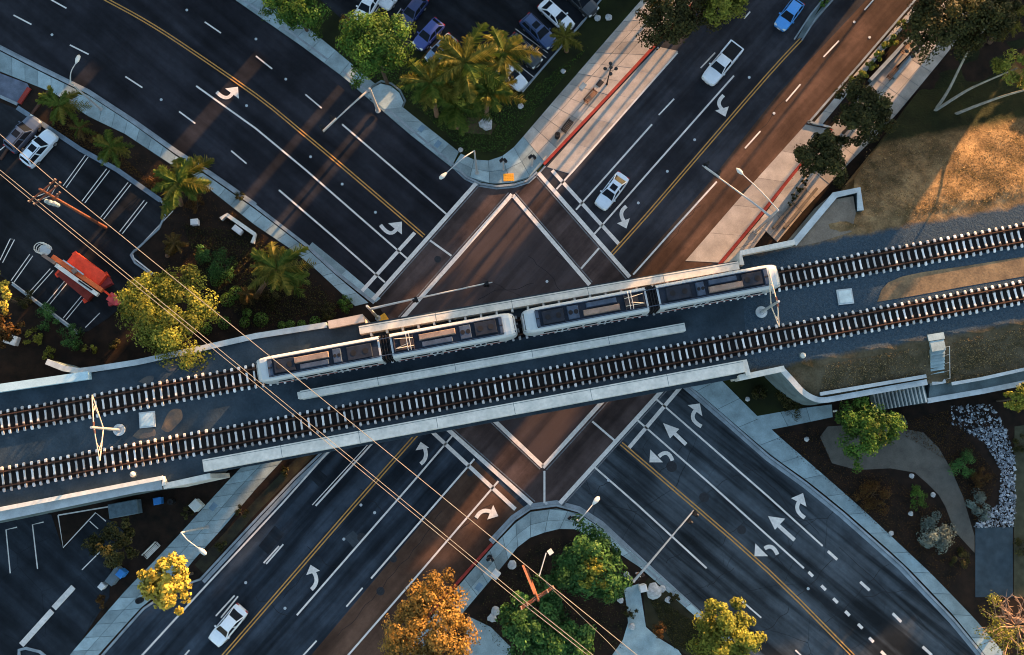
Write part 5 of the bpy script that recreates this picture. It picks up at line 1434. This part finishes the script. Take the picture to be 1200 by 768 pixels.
def palm(px, rpx, zc, base, label, mats=None, n=26, skirt=True, group='feather palms', tr=.22, zg=ZB):
    c = P(*px, zc); b0 = P(*base, zg) if base else Vector((c.x, c.y, zg))
    r = rpx * mpp(*px, zc)
    t = thing('palm_tree', b0, label, 'palm tree', group)
    rel = c - b0
    m = MB(); pts = [Vector((0, 0, -.1)), rel * .35 + Vector((0, 0, .3)), rel * .7 + Vector((0, 0, .2)), rel]
    pts = smooth_line(pts, 5); rad = [tr * (1.25 - .45 * k / (len(pts) - 1)) * (1 + .05 * (k % 2)) for k in range(len(pts))]
    m.tube(pts, rad, 10); m.build('trunk', M_PALMT, t, local=True)
    if skirt:
        k = 900; th = RNG.uniform(0, 6.283, k); zz = RNG.uniform(-1.7, -.15, k); rr = .32 + .32 * RNG.uniform(0, 1, k)
        pos = np.stack([np.cos(th) * rr, np.sin(th) * rr, zz], 1) + np.array(rel) * 1.0
        pos[:, :2] += np.outer(zz, np.array([rel.x, rel.y]) / max(rel.z, 1))
        link('skirt', leaf_mesh('skirt', pos, np.stack([np.cos(th), np.sin(th), -.3 * np.ones(k)], 1) + RNG.normal(size=(k, 3)) * .3, RNG.uniform(.2, .5, k), RNG.uniform(0, 1, k), .3), t, L_PALMD)
    ms = mats or (L_PALM, L_PALM, L_PALMY)
    n = max(13, int(n * .85))
    for k in range(n):
        L = (2.4, 2.75, 3.1)[k % 3]; dr = (.35, .55, .8)[k % 3 if k % 2 else (k // 3) % 3]
        me = frond_mesh(L, dr, (L, dr))
        o = link('frond', me, t, ms[k % len(ms)])
        tier = k / n
        o.location = rel + Vector((0, 0, .1 - .2 * tier))
        sc = r / 2.6 * random.uniform(.75, 1.15)
        o.scale = (sc, sc, sc)
        o.rotation_euler = (random.uniform(-.25, .25), -.7 + 1.1 * tier + random.uniform(-.3, .3), k * 2.399 + random.uniform(-.4, .4))
    return t

# top of the picture
tree((343, 0), 46, 7.5, 'green tree over the pavement at the edge of the parking lot', L_GREEN)
tree((440, 55), 50, 9.8, 'round green tree beside the pavement bulb, hiding parked cars', L_GREEN)
shrub((404, 26), 9, 'small orange shrub beside the white parked car', L_ORNG, 1.2)
palm((545, 74), 46, 11.5, (547, 122), 'large yellow-green palm in front of the lot between palms', (L_PALMY, L_PALMY, L_PALM), 30)
palm((505, 98), 36, 10.0, (512, 136), 'green palm beside the round green tree', (L_PALM, L_PALMY), 26)
palm((590, 62), 34, 10.5, (586, 106), 'yellow palm over the white parked car', (L_PALMY, L_PALM), 24)
palm((535, 126), 34, 7.5, (537, 150), 'green palm nearest the bare earth of the lawn', (L_PALM,), 24)
palm((572, 108), 34, 8.5, (570, 138), 'green palm between bare earth and the lot kerb', (L_PALM, L_PALM, L_PALMY), 24)
tree((556, 96), 36, 7.6, 'leafy yellow-green tree among the lot palms', L_YELL)
palm((662, 44), 20, 5.0, (664, 60), 'small yellow palm beside the white parked sedan', (L_PALMY,), 18, False)
tree((790, 14), 50, 6.5, 'dark olive tree overhanging the tan pavement', L_DARK, lsize=.34)
tree((845, -2), 38, 7.0, 'yellow-tinged tree hanging over the pickup lane', L_YELL, lsize=.32)
tree((1108, 22), 62, 9.0, 'large dark tree over the terrace and roadside shrubs', L_DARK, lsize=.34, zg=.15)
tree((1155, -5), 48, 9.0, 'dark tree behind the large dark terrace tree', L_DARK, lsize=.34)
tree((1012, 132), 40, 6.5, 'dark tree on the terrace edge above the dry slope', L_DARK, n=9000, lsize=.32)
tree((962, 187), 36, 6.0, 'dark tree on the promenade beside the red kerb', L_DARK, n=7500, lsize=.32)
# slender pale trunks leaning outwards
def leaner(base, bends, crown, rpx, z, label, lm):
    b0 = P(*base, 1.2); t = thing('slender_tree', b0, label, 'tree', 'slender leaning trees')
    pts = [b0] + [P(*q) for q in bends] + [P(*crown, z)]
    m = MB(); sp = smooth_line(pts, 5); m.tube(sp, [.20 - .13 * k / (len(sp) - 1) for k in range(len(sp))], 8); m.build('trunk', M_BARKP, t)
    r = rpx * mpp(*crown, z); n = int(260 * r * r) + 200
    pos, nrm, tone, cl = crown_points(r, r * .6, n, 16, .28)
    link('crown', leaf_mesh('crown', pos + np.array(pts[-1] - b0), nrm, RNG.uniform(.7, 1.5, n) * .36, tone, .35), t, lm)
leaner((1097, 128), [(1112, 105, 4), (1135, 60, 8)], (1165, 20, )[:2], 28, 11, 'slender pale tree bending towards the dark trees', L_DARK)
leaner((1094, 131), [(1130, 108, 4), (1150, 98, 6.5)], (1192, 80), 26, 10, 'slender pale tree with a bright yellow tuft over the shaded bank', L_YELL)
leaner((1112, 137), [(1150, 122, 4), (1185, 110, 7)], (1225, 100), 26, 10, 'slender pale tree leaning out along the dry slope', L_YELL)
palm((1180, 22), 26, 9.0, (1160, 50), 'yellow palm tuft at the shaded end of the bank', (L_PALMY,), 20, False)
# left planting
palm((70, 124), 27, 4.2, (76, 132), 'green palm beside the driveway and red kerb', (L_PALM, L_PALM, L_PALMY), 22)
palm((130, 172), 24, 4.5, (136, 180), 'small palm with yellow tips behind the parking kerb', (L_PALM, L_PALMY), 20)
palm((94, 150), 15, 2.0, (95, 151), 'low ragged palm beside the white sport utility vehicle', (L_PALMD, L_PALM), 14, False)
palm((209, 214), 40, 7.0, (212, 240), 'large green palm with a rusty trunk over the pavement', (L_PALM, L_PALM, L_PALMY), 28)
palm((325, 316), 37, 6.0, (300, 348), 'large yellow-green palm leaning over the low shrubs', (L_PALMY, L_PALM), 28)
palm((205, 285), 14, 3.0, (196, 300), 'short dry palm stump with rusty fronds', (L_PALMD,), 18)
palm((290, 345), 12, 2.6, (286, 354), 'short rusty palm at the foot of the yellow-green palm', (L_PALMD,), 16)
tree((203, 368), 62, 6.5, 'broad yellow tree between car park and coping wall', L_YELL, hratio=.65)
tree((168, 352), 34, 5.5, 'smaller golden tree next to the red boom lift', L_YELL)
tree((-8, 345), 28, 6.0, 'golden tree at the corner of the striped bays', L_GOLD)
tree((6, 385), 20, 3.5, 'low rusty tree above the white low cabinet', L_RUST)
BED = 'round clipped shrubs in the planting bed'
for x, y, r in ((305, 374, 9), (340, 380, 5.5), (353, 380, 5.5), (369, 377, 7), (286, 378, 6.5), (289, 367, 6), (253, 328, 8), (266, 351, 9), (276, 343, 9), (240, 385, 8), (262, 378, 8), (330, 381, 5)):
    shrub((x, y), r, 'round clipped green shrub in the planting bed behind the coping wall', L_BALL, group=BED, tight=True, lsize=.13, name='round_shrub')
for x, y, r, lm, lab in ((262, 310, 22, L_DEEP, 'wide low green shrub in the middle of the palm bed'), (240, 300, 14, L_DEEP, 'dark low shrub beside the rusty palm stump'), (405, 360, 13, L_GREEN, 'green shrub beside the bridge corner signal'), (385, 366, 12, L_DARK, 'dark shrub against the short parapet block'),
                        (230, 240, 12, L_RUST, 'rusty shrub beside the large palm over the pavement'), (110, 160, 9, L_RUST, 'rusty shrub behind the white sport utility vehicle'), (180, 210, 13, L_RUST, 'rusty shrub between the parking kerb and pavement'), (345, 335, 13, L_RUST, 'rusty brown shrub beside the yellow-green palm'), (318, 350, 12, L_DARK, 'dark shrub under the leaning palm'),
                        (55, 372, 17, L_DEEP, 'dark green hedge below the striped bays'), (85, 395, 18, L_DEEP, 'second dark green hedge below the striped bays'), (30, 352, 13, L_DARK, 'dark hedge end next to the golden tree'), (40, 395, 12, L_YELL, 'yellow-green hedge above the brown bank soil'), (58, 415, 10, L_YELL, 'yellow-green hedge touching the grey coping wall'),
                        (105, 408, 8, L_YELL, 'pale ring-shaped shrub near the coping wall'), (135, 405, 9, L_DARK, 'dark shrub at the broad yellow tree'), (180, 400, 14, L_GREEN, 'green shrub under the broad yellow tree'), (280, 232, 8, L_DARK, 'dark shrub behind the pavement near the seat wall'), (300, 300, 11, L_DARK, 'dark shrub above the round clipped row')):
    shrub((x, y), r, lab, lm, h=min(1.6, r * .09), group='planting bed shrubs')
# bottom left
tree((134, 636), 31, 4.5, 'dark small tree beside the service yard', L_DARK, lsize=.3)
tree((196, 682), 33, 7.6, 'bright golden street tree on the pavement', L_GOLD, lsize=.5, n=3600, nclump=60, shell=.1, spread=.2)
shrub((218, 600), 9, 'dark shrub under the bridge end beside the pale cabinet', L_DARK, .8); shrub((208, 565), 10, 'dark shrub in the corner below the short white parapet', L_DARK, .8)
shrub((118, 706), 9, 'rusty shrub at the lot edge beside the pavement', L_RUST, .7); shrub((282, 600), 8, 'low grassy tuft on the street verge near the bridge', L_DARK, .4); shrub((258, 640), 8, 'low grassy tuft on the street verge near the lamp', L_DARK, .4); shrub((335, 552), 7, 'low grassy tuft on the verge under the girder', L_DARK, .4)
# bottom middle
tree((506, 736), 60, 6.5, 'big orange tree over the red kerb', L_ORNG, lsize=.32)
tree((690, 663), 50, 6.0, 'big green tree inside the rounded corner', L_DEEP, lsize=.36)
tree((697, 672), 20, 8.4, 'yellow crown for the sunlit flecks of the big green tree', L_YELL, lsize=.28, hratio=.6)  # yellow leaf colour stands in for sun flecks on the green crown
tree((628, 728), 50, 5.5, 'dark green tree below the corner wires', L_DEEP, lsize=.36)
tree((672, 752), 34, 5.0, 'deep green tree beside the footpath under the wires', L_DEEP, lsize=.36)
tree((852, 745), 46, 6.0, 'yellow tree at the kerb of the worn road', L_YELL, lsize=.34)
shrub((774, 740), 11, 'brown bush on the turf beside the footpath', L_RUST, 1.2)
shrub((738, 718), 9, 'dark bush beside the pale footpath', L_DARK, .8); shrub((790, 700), 8, 'small dark bush by the thin corner kerb', L_DARK, .5)
# garden
tree((1013, 504), 43, 3.6, 'green garden tree with yellow-flecked crown over the gravel path', L_GREEN, lsize=.3)
tree((1021, 508), 20, 4.9, 'small yellow crown for the sunlit flecks of the green garden tree', L_YELL, n=420, lsize=.26, hratio=.6)  # inner crown whose yellow puts sun flecks into the garden tree
shrub((1026, 580), 24, 'wide rusty bush inside the path bend', L_RUST, 1.5); shrub((1075, 582), 15, 'bright green bush beside the path', L_GREEN, 1.3); shrub((1100, 626), 26, 'wide grey-green bush beside the pavement', L_GREY, 1.7, lsize=.2); shrub((1145, 592), 17, 'grey-green bush at the end of the white stones', L_GREY, 1.4, lsize=.2)
shrub((1128, 543), 19, 'dark green bush inside the curve of white stones', L_DEEP, 1.3); shrub((1150, 560), 14, 'dark brown bush beside the white stones', L_RUST, 1.0); shrub((1000, 478), 13, 'green shrub at the foot of the curved wall', L_DARK, 1.3); shrub((1055, 492), 11, 'blue-green shrub below the dark stairs', L_GREY, .8)
shrub((925, 470), 20, 'dark ground-hugging shrub in the wedge under the curved wall', L_DARK, .5); shrub((890, 462), 12, 'dark low shrub at the wedge corner by the pavement', L_DARK, .4); shrub((1125, 655), 13, 'dark bush beside the blue service path', L_DARK, 1.0)
shrub((1196, 520), 13, 'dark bush at the hedge strip next to the stones', L_DARK, 1.0); shrub((1198, 640), 15, 'dark hedge bush at the hedge strip beside the blue path', L_DARK, 1.2)
tree((1196, 466), 22, 5.0, 'golden-topped tree above the garden retaining wall', L_YELL)
# straggly bare tree, bottom right
bt = thing('straggly_tree', P(1166, 728, ZB), 'straggly half-bare tree with twisted branches and yellow leaves', 'tree')
random.seed(21)
b0 = P(1170, 730, ZB); m = MB(); m.tube([b0, b0 + Vector((0, 0, 2.2)), b0 + Vector((.2, .2, 3.6))], [.3, .24, .2], 8); m.build('trunk', M_BARK, bt)
tips = []
for i in range(34):
    a = random.uniform(0, 6.283); L = random.uniform(2.6, 5.4); s = b0 + Vector((.2, .2, random.uniform(2.4, 3.6)))
    p = [s]; d = Vector((math.cos(a), math.sin(a), random.uniform(.15, .7)))
    for k in range(5):
        d = (d + Vector((random.uniform(-.5, .5), random.uniform(-.5, .5), random.uniform(-.2, .25)))).normalized(); p.append(p[-1] + d * L / 5)
    q = MB(); q.tube(p, [.10, .08, .06, .045, .03, .015], 5)
    for k in (2, 3, 4):
        for _ in range(2):
            e = p[k] + Vector((random.uniform(-1, 1), random.uniform(-1, 1), random.uniform(-.1, .6))) * .75; q.tube([p[k], p[k].lerp(e, .5) + Vector((.06, -.05, .05)), e], [.035, .025, .01], 4); tips.append(e)
    q.build('branch', pm('straw_bark', (.26, .17, .115), .8, .3, 3.0, .3), bt); tips.append(p[-1])
base = OFF[bt.name]
sel = [t for t in tips if (project(t)[0] < 1172 or project(t)[1] > 735)]
k = 2600; ii = RNG.integers(0, len(sel), k); arr = np.array([list(t - base) for t in sel])
link('leaves', leaf_mesh('leaves', arr[ii] + RNG.normal(size=(k, 3)) * .22, RNG.normal(size=(k, 3)) + np.array([.3, .4, .6]), RNG.uniform(.12, .26, k), RNG.uniform(0, 1, k)), bt, L_YELL)
# roadside shrubs by the terrace, island planting
for x, y in ((1058, 30), (1048, 48), (1036, 54), (1028, 66), (1021, 78), (1012, 88), (1003, 94)):
    shrub((x, y), 8, 'leafy pale green roadside shrub along the terrace wall', L_YELL, 1.0, group='roadside shrubs', lsize=.22)
shrub((966, 6), 6, 'green plant on the tapered traffic island', L_GREEN, .7)
for i, (x, y) in enumerate(((930, 232), (936, 224), (926, 240), (942, 214))): shrub((x, y), 5, 'dark small shrub in the planting behind the promenade kerb', L_DARK, .6, group='promenade shrubs')
# ---- stones
def stone(px, r, label, z=ZB, group='pale landscape boulders'):
    c = P(*px, z); t = bmesh.new(); bmesh.ops.create_icosphere(t, subdivisions=2, radius=r)
    for v in t.verts: v.co = v.co * (1 + .18 * math.sin(7 * v.co.x / r + px[0]) * math.cos(5 * v.co.y / r + px[1])); v.co.z *= .62
    me = bpy.data.meshes.new('boulder'); t.to_mesh(me); t.free()
    o = link('boulder', me, None, M_ROCK); o.location = c + Vector((0, 0, r * .3)); o.rotation_euler = (0, 0, random.random() * 6)
    props(o, label, 'boulder', group)
for x, y, r, l_ in ((610, 125, .34, 'small pale boulder on the lawn beside the black bench pavement'), (660, 84, .3, 'small pale boulder on the lawn opposite the five-globe lamp'), (700, 22, .42, 'pale boulder of a pair, the one nearer the parked white sedan'), (713, 21, .42, 'pale boulder of a pair, the one nearer the overhanging olive tree'), (540, 176, .3, 'tiny pale boulder at the lawn edge near the corner lamp')): stone((x, y), r, l_)
stone((570, 146), .8, 'large round grey boulder on the bare earth of the lawn')
for x, y, l_ in ((776, 690, 'pale boulder just behind the thin corner kerb'), (783, 703, 'pale boulder on the turf next to the small dark bush'), (727, 703, 'pale boulder between the big green tree and the footpath'), (740, 734, 'pale boulder beside the widening of the footpath')): stone((x, y), .38, l_)
stone((766, 693), .85, 'big pale boulder behind the thin corner kerb', z=ZB)
for x, y, l_ in ((581, 716, 'grey boulder touching another beside the orange tree'), (577, 724, 'grey boulder beside the orange tree next to the footpath'), (600, 662, 'grey boulder between the white control cabinet and utility pole')): stone((x, y), .5, l_)
for x, y, l_ in ((945, 515, 'small pale stone between the pavement and rounded path end'), (1068, 558, 'small pale stone inside the bend of the gravel path'), (1044, 625, 'small pale stone at the pavement beside the grey-green bush'), (876, 468, 'small pale stone in the wedge under the curved wall'), (1067, 602, 'small pale stone between the rusty and bright green bushes'), (1093, 580, 'small pale stone at the path edge by the bright green bush')): stone((x, y), .28, l_)
# ---- loose ground cover: leaf litter and tufts
def litter(name, label, polys, n, lm, size, z=ZB + .03):
    pts = []
    for poly in polys:
        q = PX(poly, z); xs = [p.x for p in q]; ys = [p.y for p in q]; k = 0
        while k < n // len(polys):
            x, y = random.uniform(min(xs), max(xs)), random.uniform(min(ys), max(ys))
            if in_poly(x, y, q): pts.append((x, y, z + random.uniform(0, size * .6))); k += 1
    pos = np.array(pts); o = link(name, leaf_mesh(name, pos, RNG.normal(size=(len(pos), 3)) * .6 + np.array([0, 0, 1.]), RNG.uniform(.5, 1.4, len(pos)) * size, RNG.uniform(0, 1, len(pos))), None, lm)
    props(o, label, 'ground cover', kind='stuff')
litter('leaf_litter', 'fallen leaves and low plants over the palm planting bed', [[(105, 150), (210, 205), (300, 268), (410, 362), (380, 378), (190, 400), (185, 330), (200, 250)], [(60, 112), (100, 145), (190, 225), (60, 150)]], 7000, L_RUST, .13)
litter('low_plants', 'low green groundcover in the palm planting bed', [[(215, 262), (300, 275), (400, 360), (300, 385), (240, 340)]], 6000, L_DARK, .16)
litter('lawn_blades', 'rough grass of the shaded corner lawn', [[(400, 66), (470, 110), (545, 178), (590, 178), (640, 115), (690, 55), (610, 112), (520, 70)]], 9000, L_GREEN, .13)
litter('garden_litter', 'leaf litter on the dark garden soil', [[(905, 510), (1110, 690), (1140, 660), (1108, 600), (1040, 555), (975, 545), (960, 500)], [(1040, 500), (1110, 480), (1170, 560), (1145, 620), (1110, 540)]], 7000, L_RUST, .12)
litter('corner_litter', 'leaf litter and ivy on the corner soil below the wires', [[(600, 660), (640, 630), (690, 635), (735, 690), (730, 760), (590, 768), (555, 720)], [(755, 690), (830, 740), (850, 768), (790, 760)]], 7000, L_DARK, .14)
def bank_tufts():
    pts = []
    while len(pts) < 14000:
        X, Y = random.uniform(935, 1230), random.uniform(130, 470)
        p = P(X, Y, 5.0); d = td(p)
        if not (4.2 < d < 13.4 + random.uniform(-1.2, .5) or -14 < d < -9.8): continue
        if d > 0 and X < 1006 + (225 - Y) * .3: continue
        if d < 0 and X < 962: continue
        if d < 0 and 1085 < X < 1110: continue
        if math.sin(X * .045) * math.cos(Y * .06) + random.uniform(-1, 1) * .9 < -.2: continue
        pts.append((p.x, p.y, bank_z(p) + random.uniform(0, .10)))
    pos = np.array(pts)
    o = link('dry_grass_tufts', leaf_mesh('dry_grass_tufts', pos, RNG.normal(size=(len(pos), 3)) + np.array([0, 0, .5]), RNG.uniform(.10, .30, len(pos)), RNG.uniform(0, 1, len(pos)), .25), None, leafmat('leaf_straw', (.09, .065, .025), (.20, .135, .06), (.28, .20, .10), .2))
    props(o, 'dry straw tufts over the embankment slopes', 'grass', kind='stuff')
bank_tufts()

# ================================================================== UNSEEN SHADE CASTERS (buildings, gates and trees added and shaped to shade the crossing)
SU = Vector((SUN_H.y, -SUN_H.x, 0))
M_BRICKF = pm('facade_render', (.30, .25, .21), .85, .2, .6, .1); M_ROOFG = pm('flat_roof_gravel', (.16, .16, .15), .9, .3)
def building(u0, u1, a0, depth, h, label):
    """block with its long axis along the street; u across the low sun, a towards it"""
    c = SU * ((u0 + u1) / 2) + SUN_H * (a0 + depth / 2); w = u1 - u0; ang = math.atan2(SUN_H.y, SUN_H.x)
    t = thing('unseen_building', Vector((c.x, c.y, 0)), label, 'building', 'unseen buildings shading the crossing', rz=ang)
    m = MB(); m.box((0, 0, h / 2 - .1), (depth, w, h + .1)); m.build('wall', M_BRICKF, t, local=True)
    m = MB(); m.box((0, 0, h + .05), (depth - .6, w - .6, .2)); rf = m.build('roof', M_ROOFG, t, local=True)
    for sx, sy, lx, ly in ((1, 0, .3, w), (-1, 0, .3, w), (0, 1, depth - .62, .3), (0, -1, depth - .62, .3)):
        m = MB(); m.box((sx * (depth / 2 - .152), sy * (w / 2 - .152), h + .35), (lx, ly - .02, .6)); m.build('parapet', M_BRICKF, rf, local=True)
    for f in range(int(h // 3.6)):
        for k in range(max(1, int(w // 3.2))):
            y = -w / 2 + (k + .5) * w / max(1, int(w // 3.2))
            m = MB(); m.box((-depth / 2 - .01, y, 1.9 + f * 3.6), (.06, 1.6, 1.7)); wn_ = m.build('window', M_LAMPW, t, local=True)
            m = MB(); m.box((-depth / 2 - .03, y, 1.9 + f * 3.6), (.06, 1.4, 1.5)); m.build('pane', M_GLASS, wn_, local=True)
def amin(u): return min((62 + .62 * u) / .785, (70 - .785 * u) / .62 if u > 14 else 1e9)
SKY = [(-100, -68.2, 18, 'long unseen office block shading the dark road'), (-66.6, -53.8, 15, 'unseen office block shading the fresh road between two light gaps'), (-52.0, -43.4, 12, 'low unseen office block shading the fresh road'), (-42.4, -38.5, 12, 'narrow unseen shop casting shade between two light gaps'),
       (-36.8, -21.2, 12, 'low unseen shop building shading the parking lot side'), (-14.8, -1.8, 19.5, 'tall unseen office block shading the left of the street'), (9.0, 17.3, 20, 'tall unseen office block shading the right of the street')]
for u0, u1, h, nm in SKY:  # unseen blocks added, heights and gaps shaped for the shade they cast
    building(u0, u1, max(amin(u0), amin(u1)) + 3, 14, h, nm)
for u0, u1, h in ((-68.2, -66.6, 3.6), (-53.8, -52.0, 3.4), (-43.4, -42.4, 3.0), (-38.5, -36.8, 3.2)):  # unseen low barriers added to shorten the light streaks through the alleys
    a0 = max(amin(u0), amin(u1)) + 6; c0, c1 = SU * u0 + SUN_H * a0, SU * u1 + SUN_H * a0
    t = thing('unseen_alley_gate', Vector((c0.x, c0.y, 0)), 'unseen tall gate added across an alley to cut its light streak short', 'gate', 'unseen alley gates')
    m = MB(); m.ribbon([c0, c1], .3, -.05, h); m.build('gate_leaf', M_CONCD, t)
    m = MB(); m.ribbon([c0, c1], .36, h + .003, h + .12); m.build('rail', M_COPE, t)
def unseen_tree(u, a, zc, r, label, lm, n, hr, grp):  # unseen tree added to block sunlight at a chosen height
    c = SU * u + SUN_H * a; X, Y = project(Vector((c.x, c.y, zc)))
    tree((X, Y), r / mpp(X, Y, zc), zc, label, lm, n=n, lsize=.5, group=grp, hratio=hr, shell=.1)
unseen_tree(-19.6, 70, 14.2, 3.2, 'unseen tall pine added to keep the sun off the bridge deck', L_DARK, 3000, 1.25, None)  # high crown shades the deck, sun still reaches the ground below it
unseen_tree(-15.6, 68, 10.5, 2.5, 'unseen dense tree added to narrow the light on the tan pavement', L_DARK, 6000, 2.5, None)
unseen_tree(-0.2, 93, 19.4, 3.0, 'unseen tall tree added over the left side of the street to shade the deck', L_DARK, 3000, .75, None)  # crowns set high to shade deck and train but not the street
unseen_tree(4.6, 95, 19.6, 3.2, 'unseen tall tree added over the right side of the street to shade the deck', L_DARK, 3000, .75, None)
for i, u in enumerate((19.6, 22.8, 26.2, 29.8)):  # unseen row whose height sets the shadow edge on the bank
    unseen_tree(u, amin(u) + 5, 4.4 + .3 * (i % 2), 2.7, 'unseen bushy tree in the close row shading the dry bank', L_DARK, 2600, .95, 'unseen close tree row above the bank')
for i, u in enumerate((34, 40, 48, 57)):  # unseen row added to shade the low ground by the bank
    unseen_tree(u, amin(u) + 8, 4.0 + (i % 3) * .5, 3.8, 'unseen spreading tree in the row added to shade the dry bank', L_DARK, 2500, .8, 'unseen tree row beyond the bank')
